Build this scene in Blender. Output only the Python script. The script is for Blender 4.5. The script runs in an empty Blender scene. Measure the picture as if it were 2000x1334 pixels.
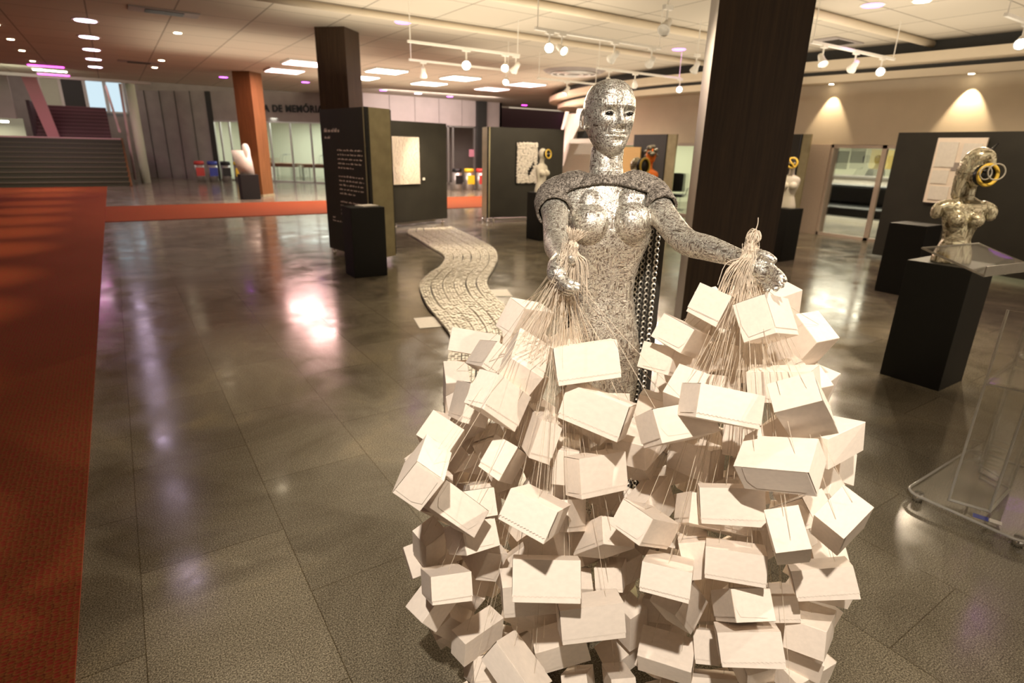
import bpy, bmesh, math, random
import numpy as np
from mathutils import Vector, Matrix, Quaternion
random.seed(7); rng = np.random.default_rng(7)
PI = math.pi
sc = bpy.context.scene
COL = sc.collection
# ------------------------------------------------------------------ camera
FPX, YAW, PIT, ROLL, CH = 1120.0, .5915, .3255, .0243, 1.7
_cy, _sy, _cp, _sp = math.cos(YAW), math.sin(YAW), math.cos(PIT), math.sin(PIT)
FW = np.array([_sy*_cp, _cy*_cp, -_sp]); _r = np.array([_cy, -_sy, 0.]); _u = np.cross(_r, FW)
RT = _r*math.cos(ROLL)+_u*math.sin(ROLL); UP = -_r*math.sin(ROLL)+_u*math.cos(ROLL)
CAMP = np.array([0, 0, CH])
cam = bpy.data.cameras.new('camera'); camo = bpy.data.objects.new('camera', cam); COL.objects.link(camo)
cam.sensor_width = 36; cam.lens = FPX*36/2000; cam.clip_start = .05; cam.clip_end = 200
camo.matrix_world = Matrix(((RT[0], UP[0], -FW[0], 0), (RT[1], UP[1], -FW[1], 0), (RT[2], UP[2], -FW[2], CH), (0, 0, 0, 1)))
cam.dof.use_dof = True; cam.dof.focus_distance = 1.62; cam.dof.aperture_fstop = 3.4
sc.camera = camo
def ray(x, y): return RT*(x-1000)/FPX-UP*(y-667)/FPX+FW
def P(x, y, z=0.):                  # point of the plane at height z that is seen at this place of the photo
    d = ray(x, y); return CAMP+d*((z-CH)/d[2])
def D(x, y, t): return CAMP+ray(x, y)*t
def at(x, y, hd):                   # point at horizontal distance hd
    d = ray(x, y); return CAMP+d*hd/math.hypot(d[0], d[1])
def onplane(x, y, p0, n):
    d = ray(x, y); p0 = np.array(p0, float); n = np.array(n, float)
    return CAMP+d*(((p0-CAMP)@n)/(d@n))
# ------------------------------------------------------------------ world, exposure
w = bpy.data.worlds.new('world'); sc.world = w; w.use_nodes = True
w.node_tree.nodes['Background'].inputs[0].default_value = (1, .80, .58, 1)
w.node_tree.nodes['Background'].inputs[1].default_value = .37
sc.view_settings.view_transform = 'Standard'; sc.view_settings.look = 'None'
sc.view_settings.exposure = 0.75; sc.view_settings.gamma = 1
sc.cycles.use_denoising = True
sc.cycles.max_bounces = 7; sc.cycles.transparent_max_bounces = 12; sc.cycles.sample_clamp_indirect = 4
CEIL = 3.74
def spot(name, loc, aim, power, col=(1, .80, .56), size=50, blend=.5, rad=.03):
    l = bpy.data.lights.new(name, 'SPOT'); l.energy = power; l.color = col; l.spot_size = math.radians(size)
    l.spot_blend = blend; l.shadow_soft_size = rad
    o = bpy.data.objects.new(name, l); COL.objects.link(o); o.location = loc
    v = Vector(aim)-Vector(loc); o.rotation_euler = v.to_track_quat('-Z', 'Y').to_euler()
    return o
def area(name, loc, size, power, col, aim=None, sy=None):
    l = bpy.data.lights.new(name, 'AREA'); l.energy = power; l.color = col; l.size = size
    if sy: l.shape = 'RECTANGLE'; l.size_y = sy
    o = bpy.data.objects.new(name, l); COL.objects.link(o); o.location = loc
    if aim is not None:
        v = Vector(aim)-Vector(loc); o.rotation_euler = v.to_track_quat('-Z', 'Y').to_euler()
    return o
WARM = (1, .80, .55)
# gallery spots above and behind the photographer, aimed at the sculpture and its boxes
spot('key_spot', (-.45, -.35, 3.45), (1.0, 1.05, .72), 300, (1, .89, .76), 54, .6, .04)
spot('face_spot', (3.1, -.6, 3.3), (1.2, 1.3, 1.4), 175, (1, .88, .73), 48, .6, .04)
# added upward fill lights without fittings, to brighten the ceiling
for _x, _y, _s, _p in ((7.0, 5.0, 5.5, 44), (9.5, 10.5, 5.5, 64), (3.6, 2.4, 3.5, 17), (4.6, 9.0, 4., 62), (8.0, 18.0, 6., 66), (3.0, 15.5, 4., 30), (10.5, 1.0, 4., 48), (12.0, 15.5, 4., 40), (10.5, 5.5, 4., 42)):
    area('ceiling_fill', (_x, _y, 2.9), _s, _p, (1, .87, .68), (_x, _y, 9))
area('far_wall_fill', (11.6, 22.6, 3.6), 5, 85, (1, .86, .80), (11.8, 25.6, 2.4), .4)  # added light without a fitting, brightens the far pale wall
# ceiling panels' light
for _x in (4.6, 6.9, 9.35, 11.8):
    for _y in (17.1, 19.5):
        pink = (_x < 5) or (_x > 11)
        area('panel_glow', (_x, _y, CEIL-.06), 1.1, 75, (1, .55, .5) if pink else (1, .93, .82))
# ------------------------------------------------------------------ materials
def mat(name, col, rough=.6, metal=0., spec=.5, emit=None, es=0., alpha=1, trans=0., noise=0., nscale=30., bump=0., bscale=200., ior=1.45, coat=0.):
    m = bpy.data.materials.new(name); m.use_nodes = True; nt = m.node_tree; b = nt.nodes['Principled BSDF']
    b.inputs['Base Color'].default_value = (*col, 1); b.inputs['Roughness'].default_value = rough
    b.inputs['Metallic'].default_value = metal; b.inputs['IOR'].default_value = ior
    b.inputs['Specular IOR Level'].default_value = spec; b.inputs['Coat Weight'].default_value = coat
    if emit: b.inputs['Emission Color'].default_value = (*emit, 1); b.inputs['Emission Strength'].default_value = es
    b.inputs['Transmission Weight'].default_value = trans; b.inputs['Alpha'].default_value = alpha
    tc = nt.nodes.new('ShaderNodeTexCoord')
    n = nt.nodes.new('ShaderNodeTexNoise'); n.inputs['Scale'].default_value = nscale; n.inputs['Detail'].default_value = 4
    nt.links.new(tc.outputs['Object'], n.inputs['Vector'])
    r = nt.nodes.new('ShaderNodeValToRGB')
    k = noise if noise else .04
    r.color_ramp.elements[0].position = .3; r.color_ramp.elements[1].position = .7
    r.color_ramp.elements[0].color = (*[c*(1-k) for c in col], 1); r.color_ramp.elements[1].color = (*[min(1, c*(1+k)) for c in col], 1)
    nt.links.new(n.outputs['Fac'], r.inputs['Fac']); nt.links.new(r.outputs['Color'], b.inputs['Base Color'])
    if bump:
        n2 = nt.nodes.new('ShaderNodeTexNoise'); n2.inputs['Scale'].default_value = bscale; n2.inputs['Detail'].default_value = 3
        nt.links.new(tc.outputs['Object'], n2.inputs['Vector'])
        bp = nt.nodes.new('ShaderNodeBump'); bp.inputs['Strength'].default_value = bump; bp.inputs['Distance'].default_value = .01
        nt.links.new(n2.outputs['Fac'], bp.inputs['Height']); nt.links.new(bp.outputs['Normal'], b.inputs['Normal'])
    return m
def nodes(m): return m.node_tree, m.node_tree.nodes['Principled BSDF']
def N(nt, t, **kw):
    n = nt.nodes.new(t)
    for k, v in kw.items():
        if k in n.inputs: n.inputs[k].default_value = v
        else: setattr(n, k, v)
    return n
def ramp(nt, fac, stops, interp='LINEAR'):
    r = nt.nodes.new('ShaderNodeValToRGB'); r.color_ramp.interpolation = interp
    e = r.color_ramp.elements
    while len(e) < len(stops): e.new(.5)
    for i, (p, c) in enumerate(stops): e[i].position = p; e[i].color = (*c, 1)
    nt.links.new(fac, r.inputs['Fac']); return r
def mixc(nt, f, a, b, mode='MIX'):
    m = nt.nodes.new('ShaderNodeMix'); m.data_type = 'RGBA'; m.blend_type = mode
    for i, v in ((0, f), (6, a), (7, b)):
        if hasattr(v, 'is_linked'): nt.links.new(v, m.inputs[i])
        else: m.inputs[i].default_value = v if i == 0 else (*v, 1)
    return m.outputs[2]
def granite():
    m = mat('polished_granite', (.1, .085, .065), .09); nt, b = nodes(m)
    tc = N(nt, 'ShaderNodeTexCoord'); L = nt.links.new
    n1 = N(nt, 'ShaderNodeTexNoise', Scale=190., Detail=4.); L(tc.outputs['Object'], n1.inputs['Vector'])
    sp = ramp(nt, n1.outputs['Fac'], [(.32, (.065, .055, .039)), (.5, (.195, .17, .122)), (.66, (.40, .355, .26))])
    n2 = N(nt, 'ShaderNodeTexNoise', Scale=1.1, Detail=5., Roughness=.62, Distortion=1.2); L(tc.outputs['Object'], n2.inputs['Vector'])
    bl = ramp(nt, n2.outputs['Fac'], [(.3, (.62, .6, .58)), (.55, (1, 1, 1)), (.75, (1.45, 1.4, 1.3))])
    c = mixc(nt, 1., sp.outputs['Color'], bl.outputs['Color'], 'MULTIPLY')
    mp = N(nt, 'ShaderNodeMapping'); mp.inputs['Rotation'].default_value = (0, 0, PI/2); mp.inputs['Location'].default_value = (.11, .18, 0)
    L(tc.outputs['Object'], mp.inputs['Vector'])
    br = N(nt, 'ShaderNodeTexBrick'); br.offset = .5
    br.inputs['Color1'].default_value = (1, 1, 1, 1); br.inputs['Color2'].default_value = (.8, .8, .8, 1); br.inputs['Mortar'].default_value = (.45, .42, .36, 1)
    for k, v in (('Scale', 1.), ('Mortar Size', .0022), ('Mortar Smooth', .1), ('Brick Width', .93), ('Row Height', .565)): br.inputs[k].default_value = v
    L(mp.outputs['Vector'], br.inputs['Vector'])
    c2 = mixc(nt, 1., c, br.outputs['Color'], 'MULTIPLY'); L(c2, b.inputs['Base Color'])
    n3 = N(nt, 'ShaderNodeTexNoise', Scale=2.3, Detail=6., Roughness=.7); L(tc.outputs['Object'], n3.inputs['Vector'])
    rr = ramp(nt, n3.outputs['Fac'], [(.35, (.10,)*3), (.7, (.26,)*3)]); L(rr.outputs['Color'], b.inputs['Roughness'])
    bp = N(nt, 'ShaderNodeBump', Strength=.05, Distance=.004); n4 = N(nt, 'ShaderNodeTexNoise', Scale=9., Detail=2.)
    L(tc.outputs['Object'], n4.inputs['Vector']); L(n4.outputs['Fac'], bp.inputs['Height']); L(bp.outputs['Normal'], b.inputs['Normal'])
    return m
def carpet():
    m = mat('red_carpet', (.4, .05, .02), .95, spec=.15); nt, b = nodes(m); L = nt.links.new
    tc = N(nt, 'ShaderNodeTexCoord')
    mp = N(nt, 'ShaderNodeMapping'); mp.inputs['Scale'].default_value = (1, 1.5, 1); L(tc.outputs['Object'], mp.inputs['Vector'])
    v = N(nt, 'ShaderNodeTexVoronoi', Scale=46., Randomness=.35); L(mp.outputs['Vector'], v.inputs['Vector'])
    r = ramp(nt, v.outputs['Distance'], [(.0, (.30, .040, .020)), (.42, (.22, .026, .014)), (.62, (.21, .075, .018)), (.8, (.13, .020, .010))])
    L(r.outputs['Color'], b.inputs['Base Color'])
    bp = N(nt, 'ShaderNodeBump', Strength=.6, Distance=.004); L(v.outputs['Distance'], bp.inputs['Height']); L(bp.outputs['Normal'], b.inputs['Normal'])
    return m
def wood(name, dark, light, sc_=1.):
    m = mat(name, dark, .42); nt, b = nodes(m); L = nt.links.new
    tc = N(nt, 'ShaderNodeTexCoord'); mp = N(nt, 'ShaderNodeMapping'); mp.inputs['Scale'].default_value = (18*sc_, 18*sc_, .7)
    L(tc.outputs['Object'], mp.inputs['Vector'])
    n = N(nt, 'ShaderNodeTexNoise', Scale=2., Detail=8., Roughness=.65, Distortion=.6); L(mp.outputs['Vector'], n.inputs['Vector'])
    r = ramp(nt, n.outputs['Fac'], [(.3, dark), (.7, light)]); L(r.outputs['Color'], b.inputs['Base Color'])
    return m
def foil(name, base=(.80, .74, .66), dark=(.22, .17, .13), scale=1., rough=.32, amount=.35, warm=False):
    """slivers of metal foil glued in every direction"""
    m = mat(name, base, rough, .8); nt, b = nodes(m); L = nt.links.new
    tc = N(nt, 'ShaderNodeTexCoord')
    outs = []
    for i, (rot, s) in enumerate((((.2, .3, .9), (300, 300, 62)), ((1.3, .4, 2.2), (62, 300, 300)), ((.5, 1.2, .3), (300, 70, 300)))):
        mp = N(nt, 'ShaderNodeMapping'); mp.inputs['Rotation'].default_value = rot; mp.inputs['Scale'].default_value = tuple(q*scale for q in s)
        L(tc.outputs['Object'], mp.inputs['Vector'])
        v = N(nt, 'ShaderNodeTexVoronoi', Scale=1.); v.feature = 'DISTANCE_TO_EDGE'; L(mp.outputs['Vector'], v.inputs['Vector'])
        v2 = N(nt, 'ShaderNodeTexVoronoi', Scale=1.); L(mp.outputs['Vector'], v2.inputs['Vector'])
        outs.append((v.outputs['Distance'], v2.outputs['Color']))
    sel = N(nt, 'ShaderNodeTexVoronoi', Scale=42.*scale); L(tc.outputs['Object'], sel.inputs['Vector'])
    sx = N(nt, 'ShaderNodeSeparateColor'); L(sel.outputs['Color'], sx.inputs[0])
    g1 = N(nt, 'ShaderNodeMath', operation='GREATER_THAN'); L(sx.outputs[0], g1.inputs[0]); g1.inputs[1].default_value = .34
    g2 = N(nt, 'ShaderNodeMath', operation='GREATER_THAN'); L(sx.outputs[0], g2.inputs[0]); g2.inputs[1].default_value = .67
    d = mixc(nt, g1.outputs[0], outs[0][0], outs[1][0]); d = mixc(nt, g2.outputs[0], d, outs[2][0])
    cc = mixc(nt, g1.outputs[0], outs[0][1], outs[1][1]); cc = mixc(nt, g2.outputs[0], cc, outs[2][1])
    sp = N(nt, 'ShaderNodeSeparateColor'); L(cc, sp.inputs[0])
    tone = ramp(nt, sp.outputs[1], [(0., dark), (amount*.5, tuple((a+c)/2 for a, c in zip(dark, base))), (amount, base), (1., tuple(min(1, c*1.35) for c in base))])
    edge = ramp(nt, d, [(.0, tuple(c*.35 for c in dark)), (.1, (1, 1, 1))])
    col = mixc(nt, .75, tone.outputs['Color'], edge.outputs['Color'], 'MULTIPLY'); L(col, b.inputs['Base Color'])
    rr = ramp(nt, sp.outputs[2], [(0, (rough*.75,)*3), (1, (min(1, rough*1.9),)*3)]); L(rr.outputs['Color'], b.inputs['Roughness'])
    h = N(nt, 'ShaderNodeMath', operation='ADD'); L(sp.outputs[0], h.inputs[0]); L(d, h.inputs[1])
    bp = N(nt, 'ShaderNodeBump', Strength=.55, Distance=.0016); L(h.outputs[0], bp.inputs['Height']); L(bp.outputs['Normal'], b.inputs['Normal'])
    return m
M = {}
M['granite'] = granite(); M['carpet'] = carpet()
M['ceiling'] = mat('plaster_ceiling', (.52, .46, .37), .9, noise=.05, nscale=1.2)
nt, b = nodes(M['ceiling'])
tc = N(nt, 'ShaderNodeTexCoord'); br = N(nt, 'ShaderNodeTexBrick'); br.offset = 0
br.inputs['Color1'].default_value = (.52, .46, .37, 1); br.inputs['Color2'].default_value = (.48, .425, .34, 1); br.inputs['Mortar'].default_value = (.22, .19, .15, 1)
for k, v in (('Scale', 1.), ('Mortar Size', .012), ('Brick Width', 1.22), ('Row Height', 1.22)): br.inputs[k].default_value = v
nt.links.new(tc.outputs['Object'], br.inputs['Vector']); nt.links.new(br.outputs['Color'], b.inputs['Base Color'])
M['cream'] = mat('cream_wall', (.66, .56, .42), .8, noise=.03, nscale=3)
M['white'] = mat('white_paint', (.72, .68, .62), .5)
M['trackwhite'] = mat('white_track', (.78, .74, .66), .45)
M['greywall'] = mat('grey_panel_wall', (.33, .29, .27), .6, noise=.1, nscale=2)
M['pinkwall'] = mat('pale_panel_wall', (.50, .43, .40), .6, noise=.06, nscale=2)
M['maroon'] = mat('dark_maroon_wall', (.055, .022, .03), .6)
M['walnut'] = wood('walnut_veneer', (.030, .017, .009), (.075, .043, .022))
M['oak'] = wood('reddish_veneer', (.11, .045, .014), (.23, .10, .032))
M['black'] = mat('matt_black_panel', (.026, .024, .018), .55, noise=.15, nscale=3)
M['blackped'] = mat('matt_black_plinth', (.006, .006, .005), .6)
M['darkgrey'] = mat('dark_grey_paint', (.035, .034, .03), .5)
M['steel'] = mat('brushed_steel', (.40, .36, .22), .42, .45, noise=.12, nscale=6)
M['chrome'] = mat('chrome', (.8, .8, .8), .12, 1.)
M['alu'] = mat('aluminium', (.6, .58, .55), .4, .9)
M['card'] = mat('white_carton', (.88, .78, .68), .72, spec=.2, noise=.035, nscale=9)
M['cardin'] = mat('carton_edge', (.56, .43, .32), .8)
M['paper'] = mat('white_paper', (.8, .76, .7), .7)
M['string'] = mat('natural_string', (.68, .58, .46), .8, noise=.2, nscale=60)
M['foil'] = foil('silver_foil_slivers')
M['foilcape'] = foil('woven_grey_knit', (.34, .30, .255), (.06, .045, .035), 1.1, .6, .7)
nt, b = nodes(M['foilcape']); b.inputs['Metallic'].default_value = .25
M['tabs'] = mat('dull_metal_ring', (.66, .62, .54), .35, .75)
M['tabback'] = mat('dark_mesh_cloth', (.03, .026, .02), .8)
M['eye'] = mat('dark_eye', (.01, .01, .01), .25)
M['glass'] = mat('clear_glass', (.95, .97, .95), .02, trans=1., ior=1.12, alpha=.6)
M['acryl'] = mat('clear_acrylic', (.97, .96, .93), .015, trans=1., ior=1.18, alpha=.45)
M['acryledge'] = mat('frosted_acrylic_edge', (.80, .78, .72), .25, trans=.55, ior=1.35)
def emis(name, col, s): return mat(name, (.02, .02, .02), .5, emit=col, es=s)
M['e_white'] = emis('lit_white', (1, .95, .85), 9.); M['e_warm'] = emis('lit_warm', (1, .82, .55), 14.)
M['e_pink'] = emis('lit_pink', (1, .62, .62), 7.); M['e_spot'] = emis('lit_lamp', (1, .9, .72), 60.)
M['e_purple'] = emis('lit_purple', (.62, .10, 1.), 5.); M['e_mag'] = emis('lit_magenta', (1, .06, .75), 5.)
M['e_lil'] = emis('lit_lilac', (.95, .72, 1.), 8.)
M['e_cold'] = emis('lit_pale_blue', (.7, .9, 1.), .55)
M['glitter'] = foil('clear_glitter_chips', (.80, .72, .55), (.22, .18, .10), .22, .2, .4); M['glitter'].node_tree.nodes['Principled BSDF'].inputs['Metallic'].default_value = .5
M['pottery'] = mat('white_mannequin', (.74, .70, .60), .35, noise=.05, nscale=8)
M['orange'] = mat('orange_lacquer', (.85, .20, .02), .3)
M['yellow'] = mat('yellow_hose', (.86, .60, .09), .4)
M['rubber'] = mat('black_rubber', (.008, .008, .008), .4)
M['room'] = mat('pale_green_wall', (.60, .62, .48), .8)
M['red'] = mat('red_plastic', (.5, .05, .04), .5); M['blue'] = mat('blue_plastic', (.04, .06, .32), .5); M['yel'] = mat('yellow_plastic', (.75, .5, .02), .5)
M['brownwood'] = wood('table_wood', (.10, .045, .025), (.2, .09, .05))
M['redstep'] = mat('purple_tread', (.10, .035, .045), .6); M['step'] = mat('olive_stone_step', (.10, .09, .055), .6)  # upper flight in dark purple, lower treads in olive
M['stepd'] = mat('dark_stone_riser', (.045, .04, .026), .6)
# ------------------------------------------------------------------ mesh helpers
def T(o, label=None, cat=None, group=None, kind=None):
    if label: o['label'] = label
    if cat: o['category'] = cat
    if group: o['group'] = group
    if kind: o['kind'] = kind
    return o
def thing(name, label, cat, loc=(0, 0, 0), rz=0, group=None):
    o = bpy.data.objects.new(name, None); COL.objects.link(o); o.location = loc; o.rotation_euler = (0, 0, rz); o.empty_display_size = .1
    return T(o, label, cat, group)
def obj(name, bm, m, parent=None, smooth=False, label=None):
    me = bpy.data.meshes.new(name); bmesh.ops.recalc_face_normals(bm, faces=bm.faces[:]); bm.to_mesh(me); bm.free()
    for mm in (m if isinstance(m, (list, tuple)) else [m]): me.materials.append(M[mm] if isinstance(mm, str) else mm)
    if smooth: me.polygons.foreach_set('use_smooth', [True]*len(me.polygons))
    o = bpy.data.objects.new(name, me); COL.objects.link(o)
    if parent: o.parent = parent
    if label: o['label'] = label
    return o
def B(): return bmesh.new()
def box(bm, x0, x1, y0, y1, z0, z1, rz=0, o=(0, 0, 0), bev=0, mi=0):
    c = [(x, y, z) for z in (z0, z1) for x, y in ((x0, y0), (x1, y0), (x1, y1), (x0, y1))]
    cs, sn = math.cos(rz), math.sin(rz)
    vs = [bm.verts.new((x*cs-y*sn+o[0], x*sn+y*cs+o[1], z+o[2])) for x, y, z in c]
    fs = [bm.faces.new([vs[i] for i in f]) for f in ((0, 3, 2, 1), (4, 5, 6, 7), (0, 1, 5, 4), (1, 2, 6, 5), (2, 3, 7, 6), (3, 0, 4, 7))]
    for f in fs: f.material_index = mi
    if bev:
        es = list({e for f in fs for e in f.edges})
        bmesh.ops.bevel(bm, geom=es, offset=bev, segments=2, affect='EDGES', profile=.5)
    return bm
def basis(d):
    d = np.array(d, float); d /= np.linalg.norm(d)
    a = np.array([0, 0, 1.]) if abs(d[2]) < .9 else np.array([1., 0, 0])
    x = np.cross(a, d); x /= np.linalg.norm(x); return x, np.cross(d, x), d
def loft(bm, rings, cap=True, mi=0, close=False):
    vr = [[bm.verts.new(tuple(p)) for p in r] for r in rings]
    n = len(vr[0])
    pairs = list(zip(vr, vr[1:]))+([(vr[-1], vr[0])] if close else [])
    for a, b_ in pairs:
        for i in range(n):
            f = bm.faces.new((a[i], a[(i+1) % n], b_[(i+1) % n], b_[i])); f.material_index = mi
    if cap and not close:
        bm.faces.new(vr[0][::-1]).material_index = mi; bm.faces.new(vr[-1]).material_index = mi
    return bm
def spline(pts, k):
    pts = [np.array(p, float) for p in pts]
    if len(pts) < 3 or k < 2: return pts
    q = [2*pts[0]-pts[1]]+pts+[2*pts[-1]-pts[-2]]; out = []
    for i in range(1, len(q)-2):
        for j in range(k):
            t = j/k; a, b_, c, d = q[i-1:i+3]
            out.append(.5*((2*b_)+(-a+c)*t+(2*a-5*b_+4*c-d)*t*t+(-a+3*b_-3*c+d)*t**3))
    out.append(pts[-1]); return out
def tube(bm, pts, rad, n=10, k=1, round_=False, mi=0, close=False):
    rad = rad if isinstance(rad, (list, tuple)) else [rad]*len(pts)
    pr = spline([np.append(np.array(p, float), r) for p, r in zip(pts, rad)], k)
    ps = [p[:3] for p in pr]; rs = [p[3] for p in pr]
    rings = []; up = None
    for i, p in enumerate(ps):
        if close: d = ps[(i+1) % len(ps)]-ps[i-1]
        else: d = ps[min(i+1, len(ps)-1)]-ps[max(i-1, 0)]
        d = d/max(1e-9, np.linalg.norm(d))
        if up is None: x, y, _ = basis(d)
        else:
            x = up-d*(up@d); x /= max(1e-9, np.linalg.norm(x)); y = np.cross(d, x)
        up = x
        rings.append((p, x, y, d, rs[i]))
    R_ = []
    def ring(p, x, y, r): return [p+x*r*math.cos(2*PI*j/n)+y*r*math.sin(2*PI*j/n) for j in range(n)]
    if round_ and not close:
        p, x, y, d, r = rings[0]
        for a in (80, 55, 28): R_.append(ring(p-d*r*math.sin(math.radians(a)), x, y, r*math.cos(math.radians(a))))
    for p, x, y, d, r in rings: R_.append(ring(p, x, y, r))
    if round_ and not close:
        p, x, y, d, r = rings[-1]
        for a in (28, 55, 80): R_.append(ring(p+d*r*math.sin(math.radians(a)), x, y, r*math.cos(math.radians(a))))
    return loft(bm, R_, True, mi, close)
def ball(bm, c, r, seg=20, rings=14, X=None, mi=0):
    r = r if hasattr(r, '__len__') else (r, r, r); X = X or (np.array([1., 0, 0]), np.array([0, 1., 0]), np.array([0, 0, 1.]))
    R_ = []
    for i in range(rings):
        ph = PI*(i+.5)/rings
        R_.append([np.array(c)+X[0]*r[0]*math.sin(ph)*math.cos(2*PI*j/seg)+X[1]*r[1]*math.sin(ph)*math.sin(2*PI*j/seg)+X[2]*r[2]*math.cos(ph) for j in range(seg)])
    return loft(bm, R_, True, mi)
def disc(bm, c, r, h, n=24, axis=(0, 0, 1), r2=None, mi=0):
    c = np.array(c, float); a = np.array(axis, float); a /= np.linalg.norm(a)
    x, y, d = basis(a); r2 = r if r2 is None else r2
    return loft(bm, [[p+x*rr*math.cos(2*PI*j/n)+y*rr*math.sin(2*PI*j/n) for j in range(n)] for p, rr in ((c, r), (c+a*h, r2))], True, mi)
def poly_slab(bm, pts, z0, z1, mi=0):
    return loft(bm, [[(x, y, z0) for x, y in pts], [(x, y, z1) for x, y in pts]], True, mi)
def struct(name, bm, m, parent=None, smooth=False):
    o = obj(name, bm, m, parent, smooth)
    if parent is None: o['kind'] = 'structure'
    return o
def at_origin(o):
    """move a mesh object's origin to the middle of its foot"""
    me = o.data; co = np.empty(len(me.vertices)*3); me.vertices.foreach_get('co', co); co = co.reshape(-1, 3)
    c = np.array([(co[:, 0].min()+co[:, 0].max())/2, (co[:, 1].min()+co[:, 1].max())/2, co[:, 2].min()])
    me.vertices.foreach_set('co', (co-c).ravel()); me.update(); o.location = c; return o
# ================================================================== the hall
bm = B(); box(bm, -12, 26, -8, 40, -.1, 0); struct('floor', bm, 'granite')
bm = B(); box(bm, -12, 26, -3, 27.2, CEIL, CEIL+.12); struct('ceiling', bm, 'ceiling')
# raised beams / conduits of the ceiling grid
for i, (p, q, r) in enumerate((((800, 22), (1376, 124), .05), ((1082, 0), (1378, 67), .06), ((1593, 9), (1830, 87), .06))):
    a = P(*p, CEIL); b_ = P(*q, CEIL); y = (a[1]+b_[1])/2
    bm = B(); tube(bm, [(a[0]-2.5, y, CEIL-.06), (b_[0]+(2 if i == 0 else 0), y, CEIL-.06)], r, 12)
    T(obj('ceiling_pipe', bm, 'cream', smooth=True), ['cream painted round pipe under the ceiling, farthest of the three', 'cream painted ceiling pipe directly above the sculpture', 'cream ceiling pipe right of the big walnut column'][i], 'pipe', 'round pipes fixed under the ceiling')
# red carpets
bm = B(); box(bm, -5.4, -.38, -3, 26.4, 0, .012); T(at_origin(obj('carpet_runner', bm, 'carpet')), 'broad red woven carpet running to the foot of the stairs', 'carpet')
bm = B(); box(bm, -.376, 12.8, 15.05, 18.55, 0, .012); T(at_origin(obj('carpet_runner', bm, 'carpet')), 'red carpet strip crossing the granite floor behind the display panels', 'carpet')
# far wall: angled part with sign and glazed room, then panelled part
def wall_seg(name, a, b_, z0, z1, m, th=.12, parent=None):
    a = np.array(a[:2], float); b_ = np.array(b_[:2], float); d = b_-a; L_ = np.hypot(*d)
    bm = B(); box(bm, 0, L_, 0, th, z0, z1, math.atan2(d[1], d[0]), (a[0], a[1], 0))
    return struct(name, bm, m, parent)
FA, FB = np.array([1.0, 32.6]), np.array([7.9, 26.6])      # angled far wall
def fw_at(s): return FA+(FB-FA)*s
wall_seg('wall_far_upper', fw_at(.40), fw_at(1), 2.55, CEIL, 'greywall')
wall_seg('wall_far_grey_panels', fw_at(0), fw_at(.40), 0, CEIL, 'greywall')
for k in range(1, 5):
    p = fw_at(.40*k/5); q = p+(FB-FA)/np.hypot(*(FB-FA))*.012
    wall_seg('trim_%d' % (10+k), (p[0]-.01, p[1]-.03), (q[0]-.01, q[1]-.03), 0, CEIL, 'darkgrey', .03)
p = fw_at(.40); wall_seg('trim_20', p-np.array([.02, .06]), fw_at(.425)-np.array([.02, .06]), 0, CEIL, 'darkgrey', .12)
wall_seg('wall_far_pale_panels', (7.9, 25.2), (16.0, 25.2), 2.62, CEIL, 'pinkwall')
wall_seg('wall_far_return', (7.9, 25.2), (7.9, 26.8), 2.55, CEIL, 'pinkwall')
for k in range(1, 7): wall_seg('trim_%d' % (30+k), (7.9+1.18*k, 25.17), (7.915+1.18*k, 25.17), 2.62, CEIL, 'greywall', .03)
wall_seg('trim_40', (14.55, 25.0), (15.05, 25.0), 0, CEIL, 'darkgrey', .2)
wall_seg('wall_far_recess', (16.0, 28.0), (30, 28.0), 0, CEIL, 'maroon')
wall_seg('wall_far_recess_side', (16.0, 25.2), (16.0, 28.1), 0, CEIL, 'pinkwall')
# lettering of the sign
cv = bpy.data.curves.new('sign', 'FONT'); cv.body = 'A DE MEMÓRIA'; cv.size = .34; cv.extrude = .015; cv.offset = .010; cv.space_character = 1.12
so = bpy.data.objects.new('sign_tmp', cv); COL.objects.link(so)
dg = bpy.context.evaluated_depsgraph_get(); me = bpy.data.meshes.new_from_object(so.evaluated_get(dg)); bpy.data.objects.remove(so)
sg = bpy.data.objects.new('sign_lettering', me); COL.objects.link(sg); me.materials.clear(); me.materials.append(M['rubber'])
nrm = np.array([-(FB-FA)[1], (FB-FA)[0]]); nrm = nrm/np.hypot(*nrm)
if nrm @ (FA) > 0: nrm = -nrm
p = onplane(516, 214, (*fw_at(.5), 0), (*nrm, 0)); q = onplane(632, 218, (*fw_at(.5), 0), (*nrm, 0))
sg.location = (p[0]+nrm[0]*.03, p[1]+nrm[1]*.03, (p[2]+q[2])/2-.06); sg.rotation_euler = (PI/2, 0, math.atan2(*(FB-FA)[::-1]))
w_ = max(v.co.x for v in me.vertices); sg.scale = (math.hypot(*(q-p)[:2])/w_, 1.15, 1)
T(sg, 'black raised capital letters A DE MEMÓRIA above the glazed room', 'sign')
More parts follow.
